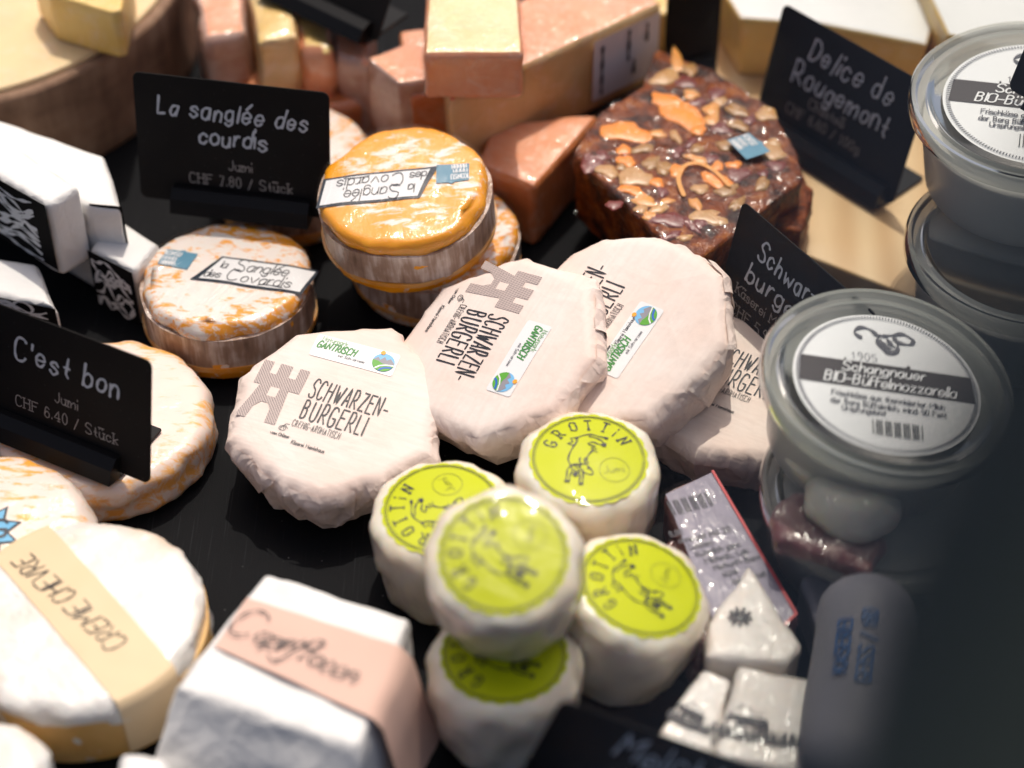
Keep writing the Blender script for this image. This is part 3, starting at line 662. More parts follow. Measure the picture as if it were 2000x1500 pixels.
# ================================================================= BARK-BANDED WASHED RIND CHEESES
def konsum(parent, mapf, x, y, ang, k=1.0):
    poly = [(-.0095, -.0065), (.0085, -.0075), (.0095, .0068), (.003, .007), (.0012, .0082), (-.001, .0068), (-.0085, .0065)]
    s = patch('small_sticker', xf(poly, x, y, ang, k), mapf, MAT['teal'], parent, .0005)
    def T(st): c, q = math.cos(R(ang)), math.sin(R(ang)); return [[Vector((x + k * (v.x * c - v.y * q), y + k * (v.x * q + v.y * c))) for v in p] for p in st]
    ribbons('lettering', T(text('KONSU', .0036, -.0080, .0016, gap=1.3, wide=.62) + text('MMMM', .0032, -.0080, -.0024, gap=1.35, wide=.62) + text('HHHHH', .0032, -.0078, -.0064, gap=1.35, wide=.6)), .00055, mapf, MAT['label_white'], s, .0007)
def sanglee(label, px, py, z, tilt, az, ang, seed, m='sanglee', H=.040, Rr=.048, lab=(.012, 0, 0), kon=(-.027, .006, -5), flip=False):
    t = thing('bark_banded_cheese', label, 'cheese', pose(px, py, z, tilt, az, ang, H), group='orange washed rind cheeses in bark bands')
    body, mp = disc('cheese_body', t, MAT[m], Rr - .001, H, .006, dome=.0012, lump=(45, .0022), seed=seed, taper=.001)
    ring('bark_band', t, MAT['bark'], Rr - .0012, .011, H - .009, .0016, seed=seed, wob=.0012)
    ring('orange_seam', t, MAT['orange_rim'], Rr - .0012, .0085, .0115, .0022, seed=seed + 3)
    if lab:
        x, y, a = lab
        fl = patch('name_label', xf([(-.034, -.0115), (.0295, -.0115), (.034, .0105), (-.0225, .0115)], x, y, a), mp, MAT['navy'], t, .0005)
        patch('label_panel', xf([(-.0295, -.0098), (.0280, -.0098), (.0320, .0088), (-.0215, .0100)], x, y, a), mp, MAT['label_white'], fl, .0007)
        def T(st): c, q = math.cos(R(a)), math.sin(R(a)); return [[Vector((x + v.x * c - v.y * q, y + v.x * q + v.y * c)) for v in p] for p in st]
        ribbons('lettering', T(text('la', .0062, -.0205, .0012, slant=.15, gap=.8) + text('S', .0098, -.0125, .0000, slant=.15, wide=1.0) + text('anglée', .0082, -.0055, .0006, slant=.2, gap=1.1, jit=.3, wide=.95)
                + text('des', .0066, -.0275, -.0080, slant=.15, gap=.8, wide=.9) + text('C', .0092, -.0145, -.0085, slant=.1, wide=1.1) + text('ovardis', .0078, -.0065, -.0082, slant=.2, gap=1.2, jit=.3, wide=1.0)
                + curve_pts('~0,0 2,.3 5,0', .0028, .004, -.0090)), .00055, mp, MAT['ink'], fl, .0009)
    if kon: konsum(t, mp, *kon)
    # a second skin: the clear film stretched over the cheese
    f, _ = disc('clear_film', t, MAT['film'], Rr + .0012, H + .0014, .007, dome=.0010, lump=(45, .0024), seed=seed, taper=.006, belly=-.0015, z0=.0006)
    return t
sanglee('left bark banded cheese lying flat on the black table, label reading upright', 440, 530, .041, 2, 90, -5, 5, lab=(.017, .000, -3), kon=(-.029, .007, -6))
sanglee('upper bark banded cheese with rich orange rim and its label upside down', 787, 358, .088, 7, 235, 186, 9, m='sanglee_rich', lab=(.014, .001, 0), kon=(-.0275, -.004, 0))
sanglee('bark banded cheese mostly hidden under the tilted upside down one', 850, 440, .041, 0, 0, 30, 14, lab=None, kon=None)
sanglee('bark banded cheese behind the upper left price card', 565, 287, .041, 0, 0, 190, 19, lab=(.008, 0, -150), kon=None)

# ================================================================= LEFT: PALE WASHED CHEESES, CREAM BANDED CHEESE
t = thing('pale_cheese', 'large pale round cheese under the handwritten card at the left edge', 'cheese', pose(200, 798, .029, 0, 0, 0, .028))
disc('cheese_body', t, MAT['cestbon'], .0575, .028, .009, dome=.0015, lump=(40, .0022), seed=41, crimp=lambda a, d: .0005 * math.sin(a * 23))
t = thing('speckled_cheese', 'orange speckled round cheese with a blue star label at the left edge', 'cheese', pose(-20, 1030, .040, 4, -60, 0, .03))
_, mp = disc('cheese_body', t, MAT['speckled'], .0500, .03, .009, dome=.002, lump=(50, .0018), seed=43)
star = lambda r1, r2, n, x, y: [(x + (r1 if i % 2 else r2) * math.cos(math.pi * i / n), y + (r1 if i % 2 else r2) * math.sin(math.pi * i / n)) for i in range(2 * n)]
sl_ = patch('star_label', star(.0185, .0115, 9, -.002, -.003), mp, MAT['navy'], t, .0003)
patch('star_panel', star(.0160, .0100, 9, -.002, -.003), mp, MAT['starblue'], sl_, .0005)
ribbons('lettering', text('G', .010, .0025, -.006), .0018, mp, MAT['navy'], sl_, .0007)

t = thing('banded_white_cheese', 'white wrinkled round cheese with a cream paper band at the bottom left', 'cheese', pose(158, 1190, .046, 1, -100, 131, .042))
_, mp = disc('white_rind', t, MAT['wrinkled'], .0575, .042, .007, dome=.002, lump=(60, .0022), seed=51, taper=.001, seg=128)
ring('golden_side', t, MAT['golden'], .0566, .002, .030, .0014, seed=4)
bw = .0155
V, F = [], []; prof = []
for i in range(31): prof.append((.0545 - .109 * i / 30, None))
xs = [(.0592, .004), (.0594, .020), (.0590, .035), (.0568, .0412)] + [(p[0], -1) for p in prof] + [(-.0568, .0412), (-.0590, .035), (-.0594, .020), (-.0592, .004)]
for x, z in xs:
    for j in range(9):
        y = -bw + 2 * bw * j / 8
        if z < 0: p = mp(x * math.sqrt(max(.01, 1 - (y / .0575) ** 2)), y, .0006)
        else: p = Vector((math.copysign(math.sqrt(max(0, x * x - y * y)), x), y, z))
        V.append(p)
for i in range(len(xs) - 1):
    for j in range(8): a = i * 9 + j; F.append((a, a + 1, a + 10, a + 9))
bnd = mobj('paper_band', V, F, MAT['band_cream'], t)
ribbons('lettering', text('CREME', .0100, -.030, -.0072, 6, slant=.25, gap=1.1, wide=.9, jit=.4) + text('CHEVRE', .0100, .0080, -.0030, 6, slant=.25, gap=1.1, wide=.85, jit=.4), .00065, mp, MAT['ink'], bnd, .001, vary=.3)

t = thing('white_cheese', 'blurred white rinded cheese in the bottom left corner', 'cheese', pose(-40, 1500, .055, 0, 0, 0, .04))
disc('cheese_body', t, MAT['wrinkled'], .028, .04, .008, seed=61, lump=(60, .002))

# white paper pack with a pink band
def paper_brick(label, px, zt, zb, shift=(0, 0), grow=1.06, lump=(45, .003), bev=.005, cat='cheese pack', name='paper_pack', m='white_paper', group=None):
    return block(name, label, cat, px, zt, zb, MAT[m], grow=grow, bev=bev, lump=lump, cell=.004, part='paper_wrap', group=group, shift=shift)
ct, cb = paper_brick('white paper pack with a pink band and brush script at the bottom', [(520, 1118), (804, 1206), (702, 1462), (340, 1340)], .062, 0, grow=1.22, lump=(50, .0014), bev=.0035, shift=(-.010, -.030))
A_, B_, C_, D_ = [spot(*p, .0) for p in ((478, 1172), (800, 1278), (708, 1408), (418, 1262))]
tz = .0634; W4 = [spot(*p, tz) for p in ((483, 1168), (778, 1262), (718, 1400), (418, 1262))]
V, F = [], []
for i in range(25):
    a = i / 24; p, q = W4[0].lerp(W4[1], a), W4[3].lerp(W4[2], a)
    for j in range(11):
        v = p.lerp(q, j / 10); v = v + Vector((0, 0, .0022 * fbm(v.x, v.y, .06, 38, 3) * .4 + .0004)); V.append(v - cb)
n0 = len(V)
dn = (W4[1] - W4[0]).normalized()
for i, (o, z) in enumerate(((.003, .0620), (.007, .057), (.012, .03), (.018, .004))):
    p, q = W4[1] + dn * o, W4[2] + dn * o
    for j in range(11): v = p.lerp(q, j / 10); v.z = z; v += dn * .0012 * fbm(v.x, v.y, v.z, 70, 2); V.append(v - cb)
for i in range(28):
    for j in range(10): a = i * 11 + j; F.append((a, a + 11, a + 12, a + 1))
bnd = mobj('pink_band', V, F, MAT['band_pink'], ct)
mp = topmap(cb, 575, 1270, tz + .0004, -22)
ribbons('script_lettering', text('C', .0155, -.034, -.004, slant=.35, wide=1.2) + text('apri', .0105, -.020, -.0035, -2, slant=.45, gap=.9, wide=1.1) + text('f', .0150, -.001, -.006, slant=.5, wide=1.1) + text('l', .0135, .0045, -.0045, slant=.5) + text('ocon', .0100, .0085, -.0042, -2, slant=.45, gap=.9, wide=1.1)
        + curve_pts('~0,0 -2,-2 -4,-1;~-4,3 0,5 5,4', .002, -.001, -.006), .00075, mp, MAT['ink'], bnd, .0016, vary=.45)
paper_brick('corner of a white paper pack at the bottom edge beside the banded cheese', [(235, 1462), (330, 1480), (330, 1620), (200, 1600)], .052, 0, bev=.006)

# ================================================================= BLACK AND WHITE PACKS AT THE LEFT
def scribble(base_map, w_, h_, seed, parent, n=9, pen=.0011):
    rnd = random.Random(seed); st = []
    # loose chalk-like figure: flowing loops and hatching
    for i in range(n):
        y0 = h_ * (.08 + .84 * i / n); p = []
        for k in range(7):
            p.append(Vector((w_ * (.08 + .84 * k / 6), min(h_ * .94, max(h_ * .05, y0 + rnd.uniform(-.14, .14) * h_)))))
        st.append(catmull(p, 5))
    for i in range(4):
        cx, cy, r = rnd.uniform(.25, .8) * w_, rnd.uniform(.5, .85) * h_, rnd.uniform(.05, .12) * w_
        st.append([Vector((cx + r * math.cos(a * .5), cy + r * .7 * math.sin(a * .5))) for a in range(0, 13)])
    ribbons('white_drawing', st, pen * 1.6, base_map, MAT['label_white'], parent, .0006, vary=.5)
def bw_pack(label, px, zt, zb, ia, ib, hh, seed, n=9):
    t, b = paper_brick(label, px, zt, zb, grow=1.0, lump=(30, .0012), bev=.0045, group='white packs with black drawn labels')
    A, B = spot(*px[ia], zt), spot(*px[ib], zt); mpf = facemap(b, A, B); W = (B - A).length
    pl_ = [(W * .02, .0005), (W * .99, .0005), (W * .99, -hh), (W * .02, -hh)]
    lb = patch('black_label', pl_, mpf, MAT['card'], t, .0014)
    scribble(lambda x, y, e: mpf(x + W * .02, y - hh, e + .0012), W * .95, hh, seed, lb, n)
    # the black sleeve also runs under the pack's side edge
    return t
bw_pack('large white pack at the left edge, black label with white figure drawing in front', [(-110, 190), (156, 366), (94, 402), (-190, 240)], .082, .030, 3, 2, .047, 3, 12)
bw_pack('white pack behind the large one, its folded end towards the price card', [(-160, 180), (204, 300), (238, 408), (172, 402), (-100, 250)], .068, .0, 2, 3, .04, 5, 7)
bw_pack('small white pack with a black drawn label in front of the left bark banded cheese', [(225, 420), (312, 478), (262, 532), (172, 486)], .042, 0, 3, 2, .040, 8, 8)
bw_pack('grey shaded white pack lowest at the left edge behind the handwritten card', [(-140, 480), (70, 515), (112, 602), (-90, 560)], .038, 0, 3, 2, .02, 13, 4)

# ================================================================= BIG WHEEL AND CUT CHEESES AT THE BACK
t = thing('large_cheese', 'big cut cheese wheel with brown rind and cream face at the top left', 'cheese', pose(-118, -78, .070, 0, 0, 0, .07))
disc('wheel_rind', t, MAT['wheel_rind'], .158, .068, .004, dome=0, lump=(30, .0012), seed=71, seg=160)
disc('cut_face', t, MAT['wheel_paste'], .152, .0715, .002, dome=-.0, lump=(20, .0005), seed=72, seg=160)
block('cheese_wedge', 'yellow cheese wedge with brown rind lying on the big wheel', 'cheese', [(60, -60), (255, -70), (236, 20), (218, 24), (95, -12)], .105, .072, MAT['paste_yellow'], grow=1, bev=.002)

def bp(label, px, zt, zb, m, side=None, **k):
    r = block('cheese_piece', label, 'cheese', px, zt, zb, MAT[m], MAT[side] if side else None, group='film wrapped cut cheese pieces', **k); film_over(r[0], mat='film_tight'); return r
bp('topmost cheese block with cream cut face and pink frosted rind end', [(836, -60), (1010, -60), (1022, 104), (828, 106)], .122, .090, 'paste_cream', 'peach', lump=(30, .002), bev=.004)
tb, bb = bp('long peach rind cheese slab with a printed white label on its side', [(878, 196), (1292, 6), (1180, -70), (848, 70)], .088, .030, 'peach', 'paste_tan', lump=(30, .0015), bev=.004)
mpf = facemap(bb, spot(878, 196, .088), spot(1292, 6, .088)); Ws = (spot(1292, 6, .088) - spot(878, 196, .088)).length
lb = patch('white_label', [(Ws * .66, -.004), (Ws * .985, -.004), (Ws * .985, -.048), (Ws * .66, -.048)], mpf, MAT['pale_label'], tb, .0022)
ribbons('lettering', [[Vector((Ws * .70, -.01)), Vector((Ws * .70, -.044))], [Vector((Ws * .83, -.007)), Vector((Ws * .83, -.028))], [Vector((Ws * .92, -.008)), Vector((Ws * .92, -.02))], [Vector((Ws * .86, -.03)), Vector((Ws * .86, -.04))]], .0018, mpf, MAT['dark_print'], lb, .0030, vary=.4)
bp('pink cheese piece with frosted end left of the topmost block', [(716, 112), (832, 66), (888, 150), (778, 164)], .078, .010, 'peach', 'rind_brown', lump=(40, .002))
bp('deep orange wedge on the black table below the long slab', [(930, 322), (1045, 366), (1174, 222), (960, 236)], .048, 0, 'peach', 'orange_deep', grow=.94, lump=(30, .002), bev=.005)
bp('brownish cheese piece beside the big wheel', [(372, -50), (470, -60), (486, 60), (398, 74)], .072, 0, 'peach', 'rind_brown', lump=(35, .004), bev=.006)
bp('yellow film wrapped wedge second from the big wheel', [(478, -40), (552, -50), (586, 70), (498, 88)], .076, 0, 'paste_yellow', 'paste_tan', lump=(35, .004), bev=.006)
bp('yellow wedge with orange edge behind the bark banded cheese', [(556, -50), (646, 20), (650, 100), (590, 92)], .070, 0, 'paste_yellow', 'peach', lump=(35, .004), bev=.006)
bp('pinkish frosted wedge under the top price card', [(646, 20), (730, 60), (722, 128), (654, 104)], .066, 0, 'peach', 'rind_brown', lump=(35, .003), bev=.006)
bp('orange wedge low in the pile beside the hidden bark banded cheese', [(420, 150), (600, 110), (740, 190), (560, 230)], .036, 0, 'orange_deep', lump=(35, .004), bev=.006)
bp('yellow cheese block at the top behind the long slab', [(1040, -60), (1330, -60), (1330, 20), (1120, 60)], .050, 0, 'paste_yellow', lump=(30, .001))
bp('orange cheese block under the topmost one', [(780, 60), (960, 40), (960, 170), (800, 190)], .070, 0, 'peach', 'orange_deep', lump=(30, .002))

# fruit bread
fb = block('fruit_bread', 'film wrapped fruit and nut bread block with a blue sticker', 'bread', [(1282, 94), (1402, 140), (1506, 212), (1560, 300), (1568, 352), (1350, 520), (1118, 300), (1180, 212), (1256, 168)],
      .066, .018, MAT['bread'], grow=.96, bev=.0022, lump=(160, .0013), cell=.003, part='bread_crumb')
bt, bb = fb; film_over(bt, off=.0014, mat='film_tight')
fr = [('apricot', 1222, 258, 38, 17, -5), ('apricot', 1335, 225, 42, 19, -28), ('apricot', 1300, 195, 22, 14, -20), ('nut', 1240, 345, 26, 15, -5), ('nut', 1185, 333, 18, 10, -20), ('fig', 1272, 318, 16, 9, 60),
      ('cranberry', 1155, 318, 20, 13, 60), ('cranberry', 1362, 200, 14, 7, 20), ('cranberry', 1442, 340, 18, 11, 40), ('cranberry', 1408, 250, 15, 10, -40), ('nut', 1497, 222, 16, 13, -20), ('nut', 1510, 297, 17, 14, -10),
      ('nut', 1300, 150, 24, 13, 25), ('apricot', 1400, 352, 22, 12, -25), ('fig', 1420, 283, 15, 10, 0), ('nut', 1384, 424, 16, 19, 70), ('cranberry', 1305, 428, 26, 12, -5), ('fig', 1255, 290, 17, 8, 15),
      ('cranberry', 1340, 160, 18, 11, -20), ('peel', 1322, 118, 9, 24, 0), ('apricot', 1235, 372, 20, 8, -15), ('fig', 1440, 215, 20, 9, -30), ('nut', 1407, 197, 10, 8, 0), ('cranberry', 1200, 400, 12, 8, 0)]
rb = random.Random(4)
while len(fr) < 66:
    qx, qy = rb.uniform(1150, 1545), rb.uniform(120, 480)
    if abs(qx - 1345) / 205 + abs(qy - 305) / 195 < .98 and all(math.hypot(qx - f[1], (qy - f[2]) * 1.4) > f[3] * 1.0 + 7 for f in fr) and math.hypot(qx - 1462, qy - 286) > 45:
        fr.append((rb.choice(['nut', 'cranberry', 'fig', 'peel', 'cranberry', 'apricot']), qx, qy, rb.uniform(9, 19), rb.uniform(5, 10), rb.uniform(-90, 90)))
for kind, px, py, rx, ry, an in fr:
    M = pose(px, py, .0665, 0, 0, an); V, F = [], []; s = .034 / 100 * .95
    for i in range(1, 6):
        for j in range(14):
            ph, a = math.pi * i / 12 * 1.15, 2 * math.pi * j / 14; k = 1 + .14 * math.sin(a * 3 + px) + .12 * math.sin(a * 5 + py) + .08 * math.sin(a * 2 - px)
            V.append(M @ Vector((rx * s * 1.3 * math.sin(ph) * k * math.cos(a), ry * s * 1.65 * math.sin(ph) * k * math.sin(a), .0012 * math.cos(ph) - .0003)) - bb)
    V.append(M @ Vector((0, 0, .0009)) - bb)
    for i in range(4):
        for j in range(14): a, b = i * 14 + j, i * 14 + (j + 1) % 14; F.append((a, a + 14, b + 14, b))
    for j in range(14): F.append((70, j, (j + 1) % 14))
    mobj({'apricot': 'apricot_piece', 'nut': 'nut_piece', 'fig': 'fig_piece', 'cranberry': 'cranberry_piece', 'peel': 'peel_piece'}[kind], V, F, MAT[kind], bt)
mp = topmap(bb, 1368, 345, .0672, 0)
ribbons('peel_strip', curve_pts('~-3,-5 -3.6,-1 -2.4,2.4 0,3 2.4,1 4.4,-2.6', .0035), .0026, mp, MAT['peel'], bt, .0012)
mp = topmap(bb, 1462, 286, .0700, -42)
konsum(bt, mp, 0, 0, 0, 1.12)
block('fruit_bread', 'second fruit bread slice standing in film behind the blue stickered one', 'bread', [(1500, 330), (1556, 320), (1592, 372), (1570, 452), (1470, 430)], .046, .018, MAT['bread'], grow=.95, bev=.003, lump=(160, .0015), cell=.004, part='bread_crumb')

# brie on the board, black card backs
block('brie_piece', 'large white rinded brie piece with yellow cut side at the top right', 'cheese', [(1372, -80), (1446, 36), (1600, 46), (1812, 88), (1860, -90)], .062, .018, MAT['white_paper'], MAT['paste_yellow'], grow=.95, bev=.003, lump=(30, .001))
block('brie_piece', 'second brie piece with yellow cut edge at the top right corner', 'cheese', [(1790, -60), (1850, 66), (2010, 110), (2060, -60)], .078, .018, MAT['white_paper'], MAT['paste_yellow'], grow=.97, bev=.003)

# ================================================================= PRICE CARDS
T = text
card('black card reading La sanglée des courdis with a price in francs', (276, 384), (646, 428), .044, .078, 12,
     [T('La sanglée des', .0108, .056, .054, gap=1.9, jit=.9, slant=.22, align='c', wide=.85), T('courdis', .0108, .056, .039, gap=1.5, jit=.9, slant=.15, align='c', wide=.95)],
     [T('Jumi', .0060, .060, .0240, align='c', serif=True), T('CHF 7.80 / Stück', .0060, .060, .0135, align='c', serif=True, gap=1.8)], bar=(.18, .90))
card("black card reading C'est bon standing on the pale cheese at the left edge", (-95, 790), (292, 946), .032, .073, 14,
     [T("C'est bon", .0125, .074, .045, gap=2.0, jit=.9, slant=.15, align='c', wide=.85)],
     [T('Jumi', .0062, .074, .0280, align='c', serif=True), T('CHF 6.40 / Stück', .0062, .074, .0165, align='c', serif=True, gap=1.8)], bar=(.15, .86))
card('black card reading Delice de Rougemont in front of the brie', (1472, 235), (1742, 402), .022, .080, 12,
     [T('Delice de', .0140, .058, .056, gap=1.9, jit=.9, slant=.2, align='c', wide=.75), T('Rougemont', .0140, .056, .038, gap=1.6, wide=.8, jit=.9, slant=.15, align='c')],
     [T('Chästeili', .0062, .050, .028, align='c', serif=True), T('CHF 6.60 / 100g', .0062, .050, .018, align='c', serif=True, gap=1.8)], bar=(.1, .95))
card('black card reading Schwarzenburgerli half behind the round tub', (1378, 668), (1620, 895), .006, .096, 10,
     [T('Schwarzen-', .0125, .054, .072, gap=1.5, jit=.9, slant=.12, align='c', wide=.75), T('burgerli', .0125, .042, .056, gap=1.8, jit=.9, slant=.12, align='c')],
     [T('Käserei Mamishaus', .0062, .012, .0440, serif=True), T('CHF 5.90 / Stück', .0070, .012, .0310, serif=True, gap=1.8)], bar=(.1, .9))
card('black card with blurred white writing at the bottom edge', (968, 1600), (1352, 1730), .045, .072, 14,
     [T('Melchior', .0125, .060, .054, gap=2, jit=.9, slant=.15, align='c')], [], bar=(.1, .9), zr=.012)
card('black card with a dark blue holder at the top above the cheese pile', (520, -20), (736, 84), .078, .070, 30,
     [T('Camping', .010, .035, .030, gap=1.8, jit=.4)], [], bar=(.0, .93))
card('dark purplish card standing over the topmost tub in the upper right corner', (1968, 172), (2130, 262), .138, .075, 20, [], [], bar=(.3, .9), foot=False)
card('narrow black card seen at the top between the slab and the bread', (1296, 150), (1400, 130), .030, .095, 2, [], [], bar=(.1, .9), foot=False)

# ================================================================= TUBS
def tub(label, px, py, z, tilt, az, ang, Rr, H, seed, full=True, label_on=True):
    t = thing('plastic_tub', label, 'tub', pose(px, py, z, tilt, az, ang, H), group='round clear mozzarella tubs')
    def lathe(nm, prof, m, seg=96):
        V, F = [], []
        for r, zz in prof:
            for j in range(seg): a = 2 * math.pi * j / seg; V.append((r * math.cos(a), r * math.sin(a), zz))
        for i in range(len(prof) - 1):
            for j in range(seg): a, b = i * seg + j, i * seg + (j + 1) % seg; F.append((a, b, b + seg, a + seg))
        return mobj(nm, V, F, m, t, sharp=50)
    lathe('tub_wall', [(.0005, .001), (Rr * .78, .001), (Rr * .80, .003), (Rr * .90, H - .008), (Rr * .97, H - .006), (Rr * .97, H - .002)], MAT['tub'])
    lathe('lid', [(.0005, H - .0030), (Rr * .80, H - .0030), (Rr * .83, H - .0008), (Rr * .86, H + .0004), (Rr * .87, H - .002), (Rr * .93, H - .002), (Rr * .95, H + .0012), (Rr * .98, H + .0016), (Rr, H), (Rr * 1.0, H - .007), (Rr * .985, H - .007)], MAT['lid'])
    lathe('whey', [(.0005, H * .74), (Rr * .74, H * .74), (Rr * .87, H * .74 - .001), (Rr * .79, .004), (.0005, .0035)], MAT['whey'] if full else MAT['lid'])
    if not full:
        b, _ = disc('mozzarella_ball', t, MAT['mozz'], Rr * .42, H * .62, H * .28, seed=seed, lump=(50, .002), z0=.004)
        b.location = (-Rr * .28, -Rr * .30, 0); b.scale = (1, 1, 1)
    if label_on:
        mp = lambda x, y, e: Vector((x, y, H - .0024 + e)); r = Rr * .74
        lab = patch('round_label', circ(r, 72), mp, MAT['label_white'], t, .0002)
        sc = r / .045
        def S(st): return [[v * sc for v in p] for p in st]
        half = [(.0432 * math.cos(R(a)), .0432 * math.sin(R(a))) for a in range(-1, -1)]
        y0, y1 = -.0055, .0112; xe = lambda y: math.sqrt(.0425 ** 2 - y * y)
        bandp = [(-xe(y0), y0), (xe(y0), y0), (xe(y1), y1), (.012, y1), (.012, .0130), (-.020, .0130), (-.020, y1), (-xe(y1), y1)]
        patch('dark_banner', [(a * sc, b * sc) for a, b in bandp if True], mp, MAT['dark_print'], lab, .0005)
        patch('year_tab', [(a * sc, b * sc) for a, b in ((-.019, .0114), (.010, .0114), (.010, .0180), (-.019, .0180))], mp, MAT['label_white'], lab, .0007)
        ribbons('white_lettering', S(T('Schangnauer', .0060, -.0015, .0045, slant=.2, align='c', gap=1.3, jit=.1) + T('BIO-Büffelmozzarella', .0066, .0012, -.0040, slant=.2, align='c', gap=1.0, wide=.95)), .0008 * sc, mp, MAT['label_white'], lab, .0008)
        ribbons('dark_lettering', S(T('1905', .0048, -.016, .0124, gap=2) + T('Frischkäse aus thermisierter Milch', .0032, 0, -.0125, align='c', gap=1.0) + T('der Berg Büffelmilch, mind. 50% Fett'.replace('%', ''), .0032, 0, -.0175, align='c', gap=1.0) + T('Ursprungsland', .0030, -.022, -.0215, gap=1)), .0005 * sc, mp, MAT['ink_soft'], lab, .0008)
        ribbons('barcode', S([[Vector((-.008 + i * .00085, -.0250)), Vector((-.008 + i * .00085, -.0340))] for i in range(28) if (i * 7) % 5 != 2]), .0005 * sc, mp, MAT['ink'], lab, .0008)
        ribbons('buffalo_drawing', S(curve_pts('~-7,2 -9,4 -7,6.4 -4,6 -2,4 0,4;~0,4 3,5 6,6 9,4 8,2 5,2 3,3;~-1,4 -2,2 -1,-1 1,-3 3,-3 4,-1 4,2 3,4;~-1,2 0,0 2,-1;~1,3 2,1 3,0;~0,1 1,-2 3,-2', .0016, 0, .0245)), .0016 * sc, mp, MAT['ink_soft'], lab, .0008, vary=.5)
        ribbons('rim_marks', [[Vector((r * f * math.cos(R(a)), r * f * math.sin(R(a)))) for f in (.93, .965)] for a in range(0, 360, 2)], .0006, mp, MAT['ink_soft'], lab, .0008)
    return t
tub('lower round tub under the labelled one, only its lid edge showing', 1722, 960, .050, 3, 0, 10, .060, .046, 91, True, False)
tub('labelled mozzarella tub in the right middle, buffalo and barcode on its lid', 1733, 742, .100, 7, -20, -8, .062, .048, 92, False, True)
tub('topmost labelled tub of the stack at the right edge', 2035, 195, .135, 3, 200, -6, .070, .058, 93, True, True)
tub('tub at the bottom of the stack at the right edge', 2010, 480, .074, 0, 0, 0, .066, .058, 94, True, False)

t = thing('mozzarella_ball', 'pale film wrapped ball seen below the rim of the labelled tub', 'cheese', pose(1668, 945, .078, 0, 0, 10, .028))
disc('ball_body', t, MAT['mozz'], .0235, .028, .013, dome=.003, lump=(60, .0018), seed=77, taper=.004)
disc('clear_film', t, MAT['film'], .0245, .0292, .013, dome=.002, lump=(60, .0024), seed=78, taper=.002)
ribbons('film_twist', curve_pts('~0,0 2,3 5,4;~0,0 3,1 6,0;~0,0 2,-3 5,-4;~0,0 -2,3 -4,5;~0,0 -3,-2 -6,-2', .002), .0009, lambda x, y, e: Vector((x, y, .0292 + e)), MAT['film'], t, .0008)

# ================================================================= SMALL PACKS AT THE LOWER RIGHT
def pk(label, px, zt, zb, m, **k):
    r = block('vacuum_pack', label, 'pack', px, zt, zb, MAT[m], part='pack_body', **k); film_over(r[0], off=.0016, amp=.002, mat='film_tight'); return r
pk('dark red vacuum packed meat beside the round tubs', [(1500, 1000), (1545, 948), (1740, 1046), (1700, 1120), (1520, 1055)], .061, .050, 'meat', bev=.005, lump=(60, .003))
t1, b1 = pk('pack with a lilac barcode label behind the right goat cheese', [(1296, 962), (1392, 916), (1560, 1206), (1500, 1262), (1400, 1240)], .034, 0, 'meat', bev=.004, lump=(40, .0012))
W = [spot(*p, .0352) for p in ((1300, 966), (1390, 924), (1552, 1200), (1490, 1252), (1398, 1226))]
me_ = lambda p: (p.x - b1.x, p.y - b1.y)
lb = patch('lilac_label', [me_(p) for p in W], lambda x, y, e: Vector((x, y, .0352 + e - b1.z)), MAT['lilac'], t1, .0004)
mp = topmap(b1, 1350, 985, .0358, 14)
ribbons('barcode', [[Vector((-.011 + i * .00105, -.004)), Vector((-.011 + i * .00105, .005))] for i in range(21) if i % 4 != 2], .0006, mp, MAT['ink_soft'], lb, .0003)
mp2 = topmap(b1, 1385, 1090, .0358, 14)
ribbons('lettering', [s for i, w_ in enumerate(('8,80', 'ohne pat inkl. 2.0', 'Zutaten', 'Kuhmilch ganz', 'Milchsalz, Lab', 'Herkunft Bern', 'gekühlt'.replace('gek', 'k'), 'bei 5 Grad')) for s in T(w_, .0033, -.013 + i * .0026, .018 - i * .0052, gap=1.1)], .0005, mp2, MAT['ink_soft'], lb, .0003)
mp3 = topmap(b1, 1490, 1195, .0358, 14)
ribbons('red_lettering', [s for i, w_ in enumerate(('34,11', 'Der zertif', 'aus Bern')) for s in T(w_, .0028, -.014, .004 - i * .005, gap=1.1)], .0005, mp3, MAT['redprint'], lb, .0003)
ed = [spot(*p, .0362) - b1 for p in ((1392, 920), (1554, 1198), (1492, 1256))]
ribbons('red_edge', [[Vector((p.x, p.y)) for p in ed]], .0014, lambda x, y, e: Vector((x, y, .0360 + e - b1.z)), MAT['red_edge'], lb, .0003)

pk('purplish film pack wedged between the lilac label pack and the sausage shaped pack', [(1560, 1120), (1640, 1090), (1700, 1180), (1610, 1262)], .034, 0, 'casing', bev=.005, lump=(60, .003))
pk('dark brown film pack lying under the lilac label pack', [(1270, 1080), (1330, 1040), (1420, 1230), (1360, 1290)], .022, 0, 'meat', bev=.004, lump=(60, .003))

